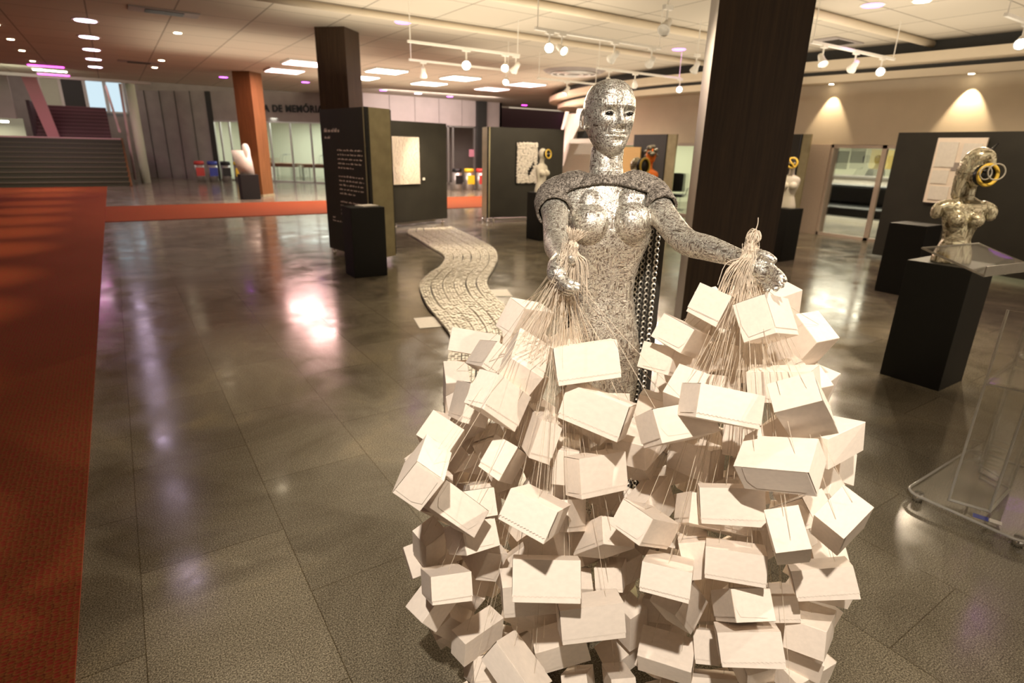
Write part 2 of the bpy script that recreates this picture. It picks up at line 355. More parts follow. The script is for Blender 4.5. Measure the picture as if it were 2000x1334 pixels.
# glazed room behind the angled wall
rt = thing('glass_partition', 'aluminium framed glass front of the room under the sign', 'glass wall', (*fw_at(.425), 0), math.atan2(*(FB-FA)[::-1]))
Lr = np.hypot(*(FB-FA))*.575
bm = B()
for s in (0, .055, .14, .33, .50, .68, .86, 1): box(bm, Lr*s-.03, Lr*s+.03, -.03, .05, 0, 2.55)
box(bm, 0, Lr, -.03, .05, 2.5, 2.56); box(bm, 0, Lr, -.03, .05, 0, .06)
obj('frame', bm, 'alu', rt)
bm = B(); box(bm, 0, Lr, 0, .012, .05, 2.5); obj('pane', bm, 'glass', rt)
d_ = (FB-FA)/np.hypot(*(FB-FA)); bk = -nrm
def inroom(s, dd): return FA+d_*np.hypot(*(FB-FA))*s+bk*dd
wall_seg('wall_room_back', inroom(.3, 4.2), inroom(1.2, 4.2), 0, 3.2, 'room')
wall_seg('wall_room_side', inroom(.36, .1), inroom(.36, 4.2), 0, 3.2, 'room')
bm = B(); pts = [inroom(.36, .15), inroom(1.2, .15), inroom(1.2, 4.2), inroom(.36, 4.2)]; poly_slab(bm, [tuple(q) for q in pts], 2.95, 3.0); struct('ceiling_room', bm, 'white')
for s in (.55, .8, 1.02):
    p = inroom(s, 1.6); l = thing('ceiling_light', ['long lit fitting in glazed room, left one', 'long lit fitting in glazed room, middle one', 'long lit fitting in glazed room, behind the text panel'][[.55, .8, 1.02].index(s)], 'light', (p[0], p[1], 2.80), math.atan2(d_[1], d_[0]), 'lit fittings of the glazed room')
    bm = B(); box(bm, -.62, .62, -.17, .17, .05, .15); obj('housing', bm, 'white', l)
    bm = B(); box(bm, -.6, .6, -.15, .15, 0, .05); obj('diffuser', bm, 'e_white', l)
area('room_light', (*inroom(.75, 1.6), 2.7), 2.5, 95, (.93, 1, .88))
for i, s in enumerate((.66, .86)):
    p = inroom(s, 1.7); t = thing('table', ['dark wooden table in the glazed room, nearer the column', 'dark wooden table in the glazed room, beside the text panel'][i], 'table', (*p, 0), math.atan2(d_[1], d_[0]), 'tables of the glazed room')
    bm = B(); box(bm, -.72, .72, -.4, .4, .70, .76); box(bm, -.68, .68, -.36, .36, .6, .7); obj('table_top', bm, 'brownwood', t)
    for a in (-1, 1):
        for c in (-1, 1):
            bm = B(); box(bm, a*.66-.035, a*.66+.035, c*.33-.035, c*.33+.035, 0, .6); obj('leg', bm, 'darkgrey', t)
    l = thing('desk_lamp', ['black desk lamp on the table nearer the column', 'black desk lamp on the table beside the text panel'][i], 'lamp', (p[0], p[1], .76), .4)
    bm = B(); disc(bm, (0, 0, 0), .09, .02); obj('base', bm, 'rubber', l)
    bm = B(); tube(bm, [(0, 0, .02), (.05, 0, .3), (.22, 0, .42)], .012, 6, 3); obj('arm', bm, 'rubber', l)
    bm = B(); disc(bm, (.25, 0, .37), .09, .06, r2=.03); obj('shade', bm, 'rubber', l)
p = inroom(.47, 2.9); t = thing('cabinet', 'low cabinet with orange wooden top behind the glass', 'cabinet', (*p, 0), math.atan2(d_[1], d_[0]))
bm = B(); box(bm, -.5, .5, -.25, .25, .0, .72); obj('body', bm, 'white', t)
bm = B(); box(bm, -.52, .52, -.27, .27, .72, .95); obj('top', bm, 'oak', t)
p = inroom(.53, 1.2); t = thing('waste_bin', 'black square bin beside the cabinet behind the glass', 'bin', (*p, 0), .3)
bm = B(); box(bm, -.2, .2, -.18, .18, 0, .6, bev=.02); obj('body', bm, 'rubber', t); bm = B(); box(bm, -.21, .21, -.19, .19, .6, .64); obj('lid', bm, 'darkgrey', t)
# lower glazing of the straight far wall
gp = thing('glass_partition', 'aluminium framed glass front under the pale panelled wall', 'glass wall', (8.2, 25.25, 0))
bm = B()
for x in (0, 1.6, 3.0, 3.6, 4.9, 5.15, 6.3): box(bm, x-.04, x+.04, -.03, .05, 0, 2.6)
box(bm, 0, 6.4, -.03, .05, 2.55, 2.62); box(bm, 0, 6.4, -.03, .05, 0, .08); obj('frame', bm, 'alu', gp)
bm = B(); box(bm, 0, 6.4, 0, .012, .08, 2.55); obj('pane', bm, 'glass', gp)
wall_seg('wall_behind_far_glass', (8.1, 27.5), (15.9, 27.5), 0, 3.2, 'greywall')
p = onplane(921, 299, (0, 25.2, 0), (0, 1, 0)); bm = B(); box(bm, -.14, .14, -.01, 0, -.17, .17); o = obj('notice', bm, mat('pink_paper', (.75, .3, .38), .7)); o.location = (p[0], 25.2, p[2]); T(o, 'small pink notice stuck on the far glass', 'sign')
# coloured recycling bins
def bins(cx, cy, rz, tag_, cols):
    for i, cname in enumerate(cols):
        x = cx+math.cos(rz)*.52*i; y = cy+math.sin(rz)*.52*i
        t = thing('recycling_bin', 'round steel recycling bin with %s lid %s' % (cname, tag_), 'bin', (x, y, 0), 0, 'recycling bins '+tag_)
        bm = B(); disc(bm, (0, 0, 0), .19, .72, 18); obj('body', bm, 'alu', t, True)
        bm = B(); disc(bm, (0, 0, .72), .205, .14, 18, r2=.19); obj('lid', bm, {'yellow': 'yel', 'red': 'red', 'blue': 'blue', 'black': 'rubber'}[cname], t, True)
        bm = B(); box(bm, -.16, .16, -.2, -.17, .25, .6); obj('label_band', bm, {'yellow': 'yel', 'red': 'red', 'blue': 'blue', 'black': 'rubber'}[cname], t)
bins(11.55, 21.5, -.12, 'between the display panels', ['black', 'yellow', 'red', 'blue'])
bins(3.0, 28.9, -.35, 'against the far grey wall', ['red', 'blue', 'black', 'yellow'])
# ------------------------------------------------------------------ stairs at the left
stp = thing('staircase', 'wide olive stone staircase rising from the end of the red carpet', 'stairs', (-3, 26.6, 0))
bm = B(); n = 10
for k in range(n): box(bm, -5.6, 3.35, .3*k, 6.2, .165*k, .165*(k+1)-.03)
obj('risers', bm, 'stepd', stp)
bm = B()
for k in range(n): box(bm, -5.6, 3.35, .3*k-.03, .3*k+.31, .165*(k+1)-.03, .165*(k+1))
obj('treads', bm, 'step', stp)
bm = B(); tube(bm, [(3.38, -.1, .0), (3.38, 3.1, 1.68)], .05, 6); obj('edge_strip', bm, 'oak', stp)
bm = B(); box(bm, -5.6, 3.35, 2.98, 3.04, 1.64, 1.70); obj('landing_edge', bm, mat('pink_edge', (.55, .32, .33), .5), stp)
st2 = thing('staircase', 'narrower dark purple upper flight of stairs seen above the landing', 'stairs', (-1.2, 31.0, 1.65))
bm = B()
for k in range(9): box(bm, -1.25, 1.25, .34*k, 5.0, .15*k, .15*(k+1))
obj('steps', bm, 'redstep', st2)
bm = B()
for k in range(9): box(bm, -1.25, 1.25, .34*k-.012, .34*k+.03, .15*(k+1)-.02, .15*(k+1)+.004)
obj('tread_edges', bm, mat('purple_grey_edge', (.22, .10, .12), .6), st2)
bm = B(); box(bm, -1.36, -1.25, 0, 4.2, 0, 1.4); obj('stringer', bm, 'maroon', st2)
bm = B(); tube(bm, [(1.55, -2.6, .3), (1.4, 3.2, 2.3)], .045, 6); obj('handrail', bm, mat('pink_rail', (.6, .38, .38), .4), st2)
# wide sloping pier at the left of the upper flight, column at the right
t = thing('sloping_pier', 'pink sloping pier left of the upper stairs', 'pier', (-1.95, 30.2, 1.65))
bm = B(); loft(bm, [[(-.10, 0, 0), (.28, 0, 0), (.28, .3, 0), (-.10, .3, 0)], [(-.55, 0, 2.4), (-.1, 0, 2.4), (-.1, .3, 2.4), (-.55, .3, 2.4)]]); obj('shaft', bm, mat('pink_plaster', (.6, .25, .28), .6), t)
t = thing('white_post', 'pale round post right of the stairs', 'post', (.95, 28.6, 0))
bm = B(); tube(bm, [(0, 0, 0), (0, 0, CEIL)], .17, 16); obj('shaft', bm, mat('pale_green_post', (.55, .55, .42), .5), t, True)
bm = B(); tube(bm, [(-.35, .5, 0.1), (-.30, .5, CEIL)], .05, 8); obj('rail', bm, mat('pink_post', (.6, .42, .40), .5), t, True)
bm = B(); box(bm, -12, -2.95, 31.0, 31.15, 2.35, 6); struct('wall_stair_left', bm, 'pinkwall')
bm = B(); box(bm, -12, 1.6, 37.5, 37.6, 0, 6); struct('wall_stair_back', bm, 'greywall')
bm = B(); box(bm, -12, 1.6, 27.2, 37.6, 5.6, 5.7); struct('ceiling_stairwell', bm, 'greywall')
bm = B(); box(bm, -12, 1.6, 27.2, 27.35, CEIL-.1, 5.7); struct('wall_stair_bulkhead', bm, 'pinkwall')
bm = B(); box(bm, -12, -2.95, 33.0, 33.1, 0, 2.4); struct('wall_stair_lower_back', bm, 'room')
for k, (x0, x1, mm) in enumerate(((-2.4, -1.68, 'room'), (-1.6, -.72, 'darkgrey'), (-.62, .10, 'e_cold'), (.22, .92, 'e_cold'))):
    fr = B(); box(fr, x0, x1, 37.38, 37.46, 2.95, 4.6); wf = struct('window_%d' % (k+1), fr, mm)
    bm = B(); box(bm, x0-.04, x0+.02, 37.33, 37.40, 2.9, 4.65); box(bm, x1-.02, x1+.04, 37.33, 37.40, 2.9, 4.65); box(bm, x0, x1, 37.33, 37.40, 2.9, 2.98); obj('window_frame', bm, 'white', wf)
bm = B(); box(bm, -4.4, -3.3, 0, .25, 0, .06); o = obj('ceiling_light', bm, 'e_white'); o.location = (0, 31.5, 2.2); T(o, 'long oval lit fitting under the stair gallery', 'light')
area('stairwell_light', (-1.5, 33.5, 5.4), 3, 60, (1, .78, .72)); area('stair_foot_light', (-2.5, 24.2, 3.6), 2, 80, (.95, 1, .75), (-2.5, 28, .8))
area('under_gallery_light', (-4, 31.6, 2.15), 1.5, 18, (1, .9, .7))
bm = B(); box(bm, -12, -1.2, -3.1, -3, 0, CEIL); struct('wall_south_light_block', bm, 'greywall')  # unseen partial wall, added to keep world light off the left side
# unseen left wall, added to shut out world light, and lobby end wall
bm = B(); box(bm, -10.1, -10, -3, 31, 0, 6); struct('wall_left_light_block', bm, 'greywall')
bm = B(); box(bm, -12, 26, 39.9, 40, 0, 6); struct('wall_north', bm, 'greywall')
# ------------------------------------------------------------------ right wall: soffit, cream wall, glazing
edge = [(12.75, -2), (12.7, 2), (12.62, 4.3), (12.48, 6), (12.25, 7.7), (12.0, 10), (11.95, 12), (12.3, 14.5), (13.1, 17), (14.2, 19.0), (15.6, 20.2), (17.5, 20.8)]
es = [tuple(q) for q in spline([(*e, 0) for e in edge], 5)]
es = [(q[0], q[1]) for q in es]
def inset(pts, d):
    out = []
    for i, p in enumerate(pts):
        a = np.array(pts[max(i-1, 0)]); b_ = np.array(pts[min(i+1, len(pts)-1)]); t_ = (b_-a)/np.hypot(*(b_-a)); out.append((p[0]+t_[1]*d, p[1]-t_[0]*d))
    return out
def ringslab(name, d, z0, z1, m):
    q = inset(es, d); bm = B(); poly_slab(bm, q+[(24, q[-1][1]), (24, q[0][1])], z0, z1); return struct(name, bm, m)
ringslab('ceiling_cove_gap', .30, 3.52, CEIL, 'darkgrey')  # gap slabs in dark grey, the recess shadow put into the colour
ringslab('ceiling_cove_upper', 0, 3.36, 3.52, 'cream')
ringslab('ceiling_cove_gap_lower', .42, 3.28, 3.36, 'darkgrey')
ringslab('ceiling_cove_lower', .34, 3.14, 3.28, 'cream')
XR = 13.05
bm = B(); box(bm, XR, XR+.16, -4, 14.2, 1.93, 3.14); struct('wall_right_upper', bm, 'cream')
bm = B(); box(bm, XR-.05, XR+.3, 7.15, 7.75, 0, 1.93); struct('wall_right_pier', bm, mat('pinkish_plaster', (.58, .47, .39), .7))
bm = B(); box(bm, XR-.02, XR+.2, -4, 2.5, 0, 1.93); struct('wall_right_lower', bm, 'cream')
bm = B(); box(bm, XR, XR+.16, 13.7, 14.2, 0, 1.93); struct('wall_right_end', bm, 'cream')
for nm, ys, lab in (('a', (2.5, 4.6, 6.07, 7.15), 'aluminium framed glass front between the black panel and the pier'), ('b', (7.75, 9.6, 10.75, 13.7), 'aluminium framed glass front left of the walnut column')):
    g = thing('glass_partition', lab, 'glass wall', (XR+.05, ys[0], 0))
    bm = B()
    for y in ys: box(bm, -.04, .04, y-ys[0]-.045, y-ys[0]+.045, 0, 1.93)
    box(bm, -.04, .04, 0, ys[-1]-ys[0], 0, .06); box(bm, -.04, .04, 0, ys[-1]-ys[0], 1.86, 1.93); obj('frame', bm, mat('warm_white_frame', (.66, .55, .47), .5), g)
    bm = B(); box(bm, -.006, .006, .02, ys[-1]-ys[0]-.02, .06, 1.86); obj('pane', bm, 'glass', g)
# room beyond the right glazing
bm = B(); box(bm, 19.5, 19.6, -4, 14.4, 0, 3.1); struct('wall_office_back', bm, 'room')
bm = B(); box(bm, XR+.2, 19.5, 14.3, 14.4, 0, 3.1); struct('wall_office_side', bm, 'room')
bm = B(); box(bm, XR+.2, 19.5, -4, 14.3, 2.5, 2.55); struct('ceiling_office', bm, 'greywall')
area('office_light', (16.5, 8, 2.4), 3, 120, (1, .95, .72)); area('office_light', (16.5, 12, 2.4), 2.5, 90, (1, .98, .75))
for i, (x, y) in enumerate(((15, 6.5), (15, 6.95), (17.5, 8.9), (17.5, 9.3))):
    l = thing('ceiling_light', 'round lit downlight inside the office, %s' % ['nearest the black panel', 'second from the black panel', 'deeper in, right', 'deeper in, left'][i], 'light', (x, y, 2.42), 0, 'round office downlights')
    bm = B(); disc(bm, (0, 0, .03), .16, .05); obj('housing', bm, 'white', l); bm = B(); disc(bm, (0, 0, 0), .13, .03); obj('diffuser', bm, 'e_warm', l)
# office furniture: low dark sofa/desk, white counter rail, chairs
t = thing('sofa', 'long black sofa in the office behind the glass', 'sofa', (15.2, 7.5, 0), 0)
bm = B(); box(bm, -.5, .5, -1.9, 1.5, .28, .52, bev=.05); obj('seat', bm, 'rubber', t)
bm = B(); box(bm, .3, .55, -1.9, 1.5, .52, 1.02, bev=.08); obj('backrest', bm, 'rubber', t)
for a in (-.4, .4):
    for c in (-1.7, 1.3):
        bm = B(); tube(bm, [(a, c, 0), (a, c, .29)], .03, 8); obj('leg', bm, 'brownwood', t)
t = thing('counter', 'pale low counter across the office behind the sofa', 'counter', (17.4, 8.6, 0))
bm = B(); box(bm, -.3, .3, -3, 3, 0, 1.12); obj('front', bm, 'white', t); bm = B(); box(bm, -.36, .34, -3.05, 3.05, 1.12, 1.18); obj('top', bm, 'alu', t)
for i, (y, z, c) in enumerate(((10.3, 1.55, 'rubber'), (9.8, 1.75, 'darkgrey'), (8.8, 1.6, 'yel'))):
    bm = B(); box(bm, -.02, 0, -.22, .22, -.25, .3); o = obj('poster', bm, c); o.location = (19.5, y, z); T(o, ['black poster on the green office wall', 'dark grey poster on the green office wall', 'yellow poster on the green office wall'][i], 'poster')
t = thing('person', 'seated person in dark clothes at the office counter', 'person', (18.3, 8.6, -.0), 0)
bm = B(); tube(bm, [(0, 0, .55), (0, 0, .8), (0, 0, 1.1), (-.02, 0, 1.32), (-.03, 0, 1.42), (-.04, 0, 1.5)], [.17, .16, .19, .17, .07, .05], 14, 3, True); ball(bm, (-.06, 0, 1.62), (.09, .08, .115)); tube(bm, [(0, .18, 1.32), (-.1, .24, 1.08), (-.4, .15, 1.15)], [.055, .05, .04], 10, 3, True); tube(bm, [(0, -.18, 1.32), (-.1, -.24, 1.08), (-.4, -.15, 1.15)], [.055, .05, .04], 10, 3, True); tube(bm, [(0, .1, .58), (-.42, .1, .56), (-.44, .1, .1)], [.09, .07, .05], 10, 3, True); tube(bm, [(0, -.1, .58), (-.42, -.1, .56), (-.44, -.1, .1)], [.09, .07, .05], 10, 3, True)
st = thing('stool', 'black round stool under the seated person at the office counter', 'stool', (18.3, 8.6, 0))
b2_ = B(); disc(b2_, (0, 0, .30), .19, .08); obj('seat', b2_, 'rubber', st)
b2_ = B(); tube(b2_, [(0, 0, 0), (0, 0, .31)], .03, 8); obj('base', b2_, 'darkgrey', st)
obj('body', bm, mat('dark_clothes', (.03, .03, .03), .7), t, True)
bm = B(); ball(bm, (-.05, 0, 1.66), (.1, .09, .09)); obj('hair', bm, 'rubber', t, True)
def office_chair(x, y, rz, lab):
    t = thing('office_chair', lab, 'chair', (x, y, 0), rz, 'black office chairs')
    bm = B(); box(bm, -.24, .24, -.24, .24, .44, .52, bev=.04); obj('seat', bm, 'rubber', t, True)
    bm = B(); box(bm, -.22, .22, .20, .27, .6, 1.12, bev=.06); obj('backrest', bm, 'rubber', t, True)
    for s in (-1, 1):
        bm = B(); tube(bm, [(s*.24, -.1, .5), (s*.3, -.1, .68), (s*.3, .12, .68), (s*.26, .2, .55)], .018, 8, 3); obj('armrest', bm, 'rubber', t, True)
    bm = B(); tube(bm, [(0, 0, .08), (0, 0, .44)], .03, 10)
    for k in range(5): tube(bm, [(0, 0, .1), (.28*math.cos(k*1.257), .28*math.sin(k*1.257), .05)], .02, 6)
    obj('base', bm, 'darkgrey', t, True)
office_chair(13.75, 11.9, 2.2, 'black office chair behind the glass, left of the walnut column')
office_chair(13.9, 10.8, 2.5, 'black office chair partly hidden by the walnut column')
# slanted pier under the round cove, left of the figure's head
t = thing('slanted_pier', 'white slanted pier with glowing edges under the round soffit', 'pier', (15.0, 17.2, 0))
def sl(name, p0, p1, wd, m):
    a0, a1 = P(*p0, 0)[:2], None
def slab_px(name, quad, hd, th, m, parent):
    pts = [at(x, y, hd) for x, y in quad]; off = np.array([math.sin(YAW+.1), math.cos(YAW+.1), 0])*th
    bm = B(); loft(bm, [pts, [p+off for p in pts]]); o = obj(name, bm, m, None); o.parent = parent; o.matrix_parent_inverse = Matrix.Translation(-Vector(parent.location)); return o
HDp = 22.0
slab_px('face', [(1106, 222), (1170, 222), (1170, 420), (1088, 420)], HDp, .5, 'white', t)
slab_px('left_edge', [(1104, 218), (1111, 218), (1098, 262), (1092, 270)], HDp-.1, .6, 'e_lilp' if 0 else 'white', t)
slab_px('front_fin', [(1128, 212), (1148, 212), (1113, 282), (1092, 352), (1085, 352), (1106, 282)], HDp-.9, .9, 'white', t)
slab_px('ledge', [(1112, 271), (1160, 271), (1160, 280), (1110, 280)], HDp-1.2, .5, 'white', t)
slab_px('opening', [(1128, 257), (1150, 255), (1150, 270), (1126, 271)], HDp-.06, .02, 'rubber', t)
spot('pier_light', (*at(1125, 215, HDp-2.0)[:2], 3.0), at(1130, 260, HDp-.5), 35, (1, .9, .75), 90)
# ------------------------------------------------------------------ columns
def column(name, cx, cy, side, m, lab, rz=PI/4):
    t = thing(name, lab, 'column', (cx, cy, 0), rz)
    h = side/2
    bm = B(); box(bm, -h, h, -h, h, .07, CEIL); obj('cladding', bm, m, t)
    bm = B(); box(bm, -h-.02, h+.02, -h-.02, h+.02, 0, .07); obj('plinth', bm, 'steel', t)
    return t
c1 = column('square_column', 4.06, 2.95, .615, 'walnut', 'big dark walnut clad square column right behind the sculpture')
bm = B(); box(bm, -.3095, -.3085, .004, .6, .07, CEIL) if 0 else None; bm.free()
bm = B(); box(bm, -.302, .306, .3076, .310, .07, CEIL, ); obj('bronze_side', bm, mat('bronze_laminate', (.25, .20, .15), .4, .3), c1)
column('square_column', 3.90, 12.0, .60, 'walnut', 'dark square column rising behind the black text panel')
column('square_column', 3.86, 20.93, .60, 'oak', 'reddish wooden square column beyond the red carpet strip')
# ================================================================== ceiling fittings
def flat_panel(x, y, m, lab):
    t = thing('ceiling_light_panel', lab, 'light', (x, y, CEIL-.045), 0, 'square lit ceiling panels')
    bm = B(); box(bm, -.50, .50, -.50, .50, .0, .045); box(bm, -.47, .47, -.47, .47, -.004, .0); obj('frame', bm, 'white', t)
    bm = B(); box(bm, -.46, .46, -.46, .46, -.012, -.004); obj('diffuser', bm, m, t)
pl = {(0, 0): 'pink', (0, 1): 'pink', (3, 0): 'pink', (3, 1): 'pink'}
for i, x in enumerate((4.62, 6.92, 9.32, 11.82)):
    for j, y in enumerate((17.1, 19.3)):
        pk = (i, j) in pl
        flat_panel(x, y, 'e_pink' if pk else 'e_white', '%s lit square ceiling panel, %s row, %s' % ('pinkish' if pk else 'white', ['nearer', 'farther'][j], ['left of the middle column', 'just right of the middle column', 'third from left', 'rightmost'][i]))
def dl(x, y, kind, lab, z=CEIL, r=.11, light=0):
    m = {'purple': 'e_purple', 'lilac': 'e_lil', 'magenta': 'e_mag', 'warm': 'e_warm', 'white': 'e_white'}[kind]
    t = thing('downlight', lab, 'light', (x, y, z), 0, 'small %s downlights' % kind)
    bm = B(); disc(bm, (0, 0, -.012), r*1.25, .012, 20); obj('rim', bm, 'white', t)
    bm = B(); disc(bm, (0, 0, -.02), r, .008, 20); obj('lens', bm, m, t)
    if light:
        c = {'purple': (.6, .15, 1), 'lilac': (.9, .6, 1), 'magenta': (1, .1, .7), 'warm': (1, .72, .42)}[kind]
        spot('downlight_beam', (x, y, z-.04), (x, y, 0), light, c, 75, .7, .06)
ordn = ['nearest', 'second nearest', 'third', 'fourth', 'farthest']
for k, y in enumerate((14.2, 16.4, 18.6, 20.75, 22.9)):
    dl(-.04, y, 'lilac', '%s round lilac downlight of the row above the carpet edge' % ordn[k], r=.17, light=25)
dl(-.05, 11.85, 'lilac', 'round lilac downlight at the top edge of the picture, left', r=.15, light=25)
for k, y in enumerate((9.5, 7.37)): dl(-.04, y, 'lilac', ['round lilac downlight above the carpet edge, next before the picture edge', 'round lilac downlight above the carpet edge, nearest to the viewer'][k], r=.15, light=25)
dl(1.45, 8.93, 'warm', 'small warm downlight nearest to the viewer beside the lilac row', r=.07, light=18)
dl(7.88, 1.46, 'purple', 'round purple downlight above the right part of the floor, outside the picture', r=.13, light=20)
for k, (x, y) in enumerate(((4.57, 10.45), (6.06, 22.5), (9.26, 23.3), (12.46, 23.8), (12.69, 6.74) if 0 else (9.3, 4.9), (12.56, 11.36) if 0 else (10.2, 9.2), (3.5, 23.0))):
    dl(x, y, 'purple', 'round purple downlight %s' % ['right of the middle column', 'beyond the pink panels', 'in front of the pale wall, left', 'in front of the pale wall, right', 'above the right track', 'beside the walnut column', 'beside the far column top'][k], r=.13, light=14)
dl(10.84, 23.5, 'lilac', 'round lilac downlight in front of the pale wall', r=.14, light=14)
dl(17.46, 25.4, 'magenta', 'round magenta downlight in the dark recess, nearer', r=.15, light=14)
dl(22.29, 27.4, 'magenta', 'round magenta downlight in the dark recess, farther', r=.17, light=25)
for k, (x, y) in enumerate(((1.46, 14.45), (1.49, 19.6), (1.44, 21.63))): dl(x, y, 'warm', '%s small warm downlight right of the lilac row' % ordn[k], r=.07, light=18)
for k, y in enumerate((5.2, 7.55, 9.45, 11.83, 13.92, 15.91, 18.02, 20.1, 22.6, 25.0)):
    dl(-1.5, y, 'warm', 'small warm downlight over the red carpet, %s from the near end' % ['', 'second', 'third', 'fourth', 'fifth', 'sixth', 'seventh', 'eighth', 'ninth', 'tenth'][k] if k else 'small warm downlight over the red carpet, nearest one', r=.06)
    spot('carpet_beam', (-1.5, y, CEIL-.05), (-1.9, y, 0), 170, (1, .66, .38), 34, 1., .03)
dl(9.54, 4.37, 'warm', 'warm downlight at the top edge of the picture, right', r=.1, light=30)
for k, (x, y) in enumerate(((12.86, 7.31), (12.86, 4.81))):
    dl(x, y, 'warm', ['small wall washer under the cove, left one', 'small wall washer under the cove, right one'][k], z=3.14, r=.045)
    spot('wall_washer', (x, y, 3.12), (13.12, y, 1.9), 150 if k else 100, (1, .78, .5), 62, .5, .02)
# magenta / white strips beside the stairs
for k, (px_, py_, m) in enumerate(((102, 142, 'e_mag'), (115, 155, 'e_white'), (127, 167, 'e_mag'))):
    p = P(px_, py_, CEIL); p[1] = min(p[1], 27.0) if k < 2 else 26.9
    p = [(-1.27, 23.6), (-1.27, 25.1), (-1.27, 26.6)][k]
    t = thing('light_strip', ['magenta ceiling strip above the stairs, nearer', 'white ceiling strip above the stairs between two magenta ones', 'magenta ceiling strip above the stairs, farther'][k], 'light', (*p, CEIL-.03), 0, 'short lit strips above the stairs')
    bm = B(); box(bm, -.46, .46, -.14, .14, 0, .03); obj('housing', bm, 'white', t); bm = B(); box(bm, -.43, .43, -.12, .12, -.015, 0); obj('diffuser', bm, m, t)
area('magenta_wash', (-1.9, 26, CEIL-.12), 1.2, 25, (1, .2, .6))
# air vents
for k, (p, q) in enumerate((((250, 8), (385, 35)), ((230, 117), (310, 125)), ((1620, 75), (1655, 85)))):
    a = P(*p, CEIL); b_ = P(*q, CEIL); cx, cy = (a[0]+b_[0])/2, (a[1]+b_[1])/2; wd = max(.5, abs(b_[0]-a[0])/2)
    t = thing('air_vent', ['dark slotted air vent near the top edge of the ceiling, left', 'dark slotted air vent farther along the left ceiling', 'small dark air vent above the right track'][k], 'vent', (cx, cy, CEIL), 0, 'slotted ceiling vents')
    bm = B(); box(bm, -wd, wd, -.22, .22, -.02, 0); obj('plate', bm, 'greywall', t)
    bm = B()
    for i in range(7): box(bm, -wd*.55, wd*.55, -.15+i*.045, -.125+i*.045, -.03, -.02)
    obj('louvre', bm, 'rubber', t)
t = thing('air_vent', 'round air diffuser in the ceiling behind the track lights', 'vent', (10.9, 13.5, CEIL), 0, 'round ceiling vents')
bm = B(); disc(bm, (0, 0, -.06), .75, .06, 32, r2=.85); obj('plate', bm, 'greywall', t)
for rr in (.25, .45, .62):
    bm = B(); tube(bm, [(rr*math.cos(a*PI/12), rr*math.sin(a*PI/12), -.075) for a in range(24)], .03, 6, close=True); obj('vane', bm, 'alu', t, True)
# ------------------------------------------------------------------ track lights
def rail(px0, px1, z, lab, ext=(0, 0)):
    a = P(*px0, z); b_ = P(*px1, z); y = (a[1]+b_[1])/2; a[1] = b_[1] = y
    a[0] -= ext[0]; b_[0] += ext[1]
    t = thing('track_rail', lab, 'track', ((a[0]+b_[0])/2, y, z), 0, 'white hanging light tracks')
    L_ = (b_[0]-a[0])/2
    bm = B(); box(bm, -L_, L_, -.02, .02, -.018, .018); obj('rail', bm, 'trackwhite', t)
    for s in (-1, 1):
        bm = B(); tube(bm, [(s*(L_-.04), 0, .0), (s*(L_-.04), 0, CEIL-z)], .008, 6); obj('suspension_rod', bm, 'trackwhite', t)
    return a[0], b_[0], y
def lamp(x, y, z, aim, on, lab, s=1., rad=.05, size=42):
    t = thing('track_spotlight', lab, 'lamp', (x, y, z), 0, 'white track spotlights')
    d = np.array(aim, float)-np.array([x, y, z-.2]); d /= np.linalg.norm(d); c = np.array([0, 0, -.2*s])
    bm = B(); box(bm, -.06*s, .06*s, -.025, .025, -.045, 0); obj('adapter', bm, 'trackwhite', t)
    bm = B(); tube(bm, [(0, 0, -.03), (0, 0, -.14*s)], .012*s, 8); obj('stem', bm, 'trackwhite', t)
    bm = B(); X = basis(d)
    rings = []
    for tt, rr in ((-.10, .02), (-.095, .035), (-.05, .042), (0, .045), (.05, .062), (.085, .07), (.085, .058), (.055, .05)):
        rings.append([c+d*tt*s+X[0]*rr*s*math.cos(2*PI*j/18)+X[1]*rr*s*math.sin(2*PI*j/18) for j in range(18)])
    loft(bm, rings); obj('lamp_head', bm, 'trackwhite', t, True)
    if on:
        bm = B(); disc(bm, c+d*.056*s, .049*s, .012*s, 18, d); obj('bulb', bm, 'e_spot' if on > 0 else 'e_warm', t)
        if on > 1: spot('track_beam', np.array([x, y, z])+c+d*.1*s, aim, on, WARM, size, .6, rad)
    return t
ZT = 3.2
def lx(px_, py_, z=ZT): return P(px_, py_, z)
a = rail((1061, 51), (1273.6, 97.4), ZT, 'hanging white track nearest above the figure head')
yA = a[2]
lamp(lx(1063, 60)[0]+.05, yA, ZT, (1.0, 1.2, .9), 240, 'lit spotlight at the left end of the nearest track')
lamp(lx(1105, 62)[0], yA, ZT, (5.2, 3.0, .9), -1, 'tilted spotlight showing a lit rim, second on the nearest track')
lamp(lx(1192, 82)[0], yA, ZT, (6.5, 10.4, 1.2), 90, 'spotlight turned away in the middle of the nearest track')
lamp(lx(1262, 94)[0], yA, ZT, (9.5, 12, 1.2), 120, 'spotlight turned away at the right end of the nearest track')
b_ = rail((800, 79), (1010, 109), ZT, 'long hanging white track crossing above the winding floor piece')
yB = b_[2]
lamp(lx(910, 95)[0], yB, ZT, (1.4, 2.4, .3), 320, 'brightest spotlight glaring towards the camera, left of the figure', 1.15)
lamp(lx(971, 108)[0], yB, ZT, (2.2, 4.0, .1), 330, 'glaring spotlight right of the brightest one')
lamp(lx(1097, 119)[0]-1.0, yB, ZT, (5.8, 11.3, 1.2), 130, 'spotlight turned to the far black panels')
c_ = rail((804, 115), (989, 139), ZT, 'hanging white track behind the long one')
yC = c_[2]
lamp(lx(820, 121)[0], yC, ZT, (5.5, 11.5, 1.3), 120, 'spotlight turned away at left end of the back track')
lamp(lx(973, 140)[0], yC, ZT, (3.2, 6.5, 0), 330, 'glaring spotlight at the right end of the back track', size=50)
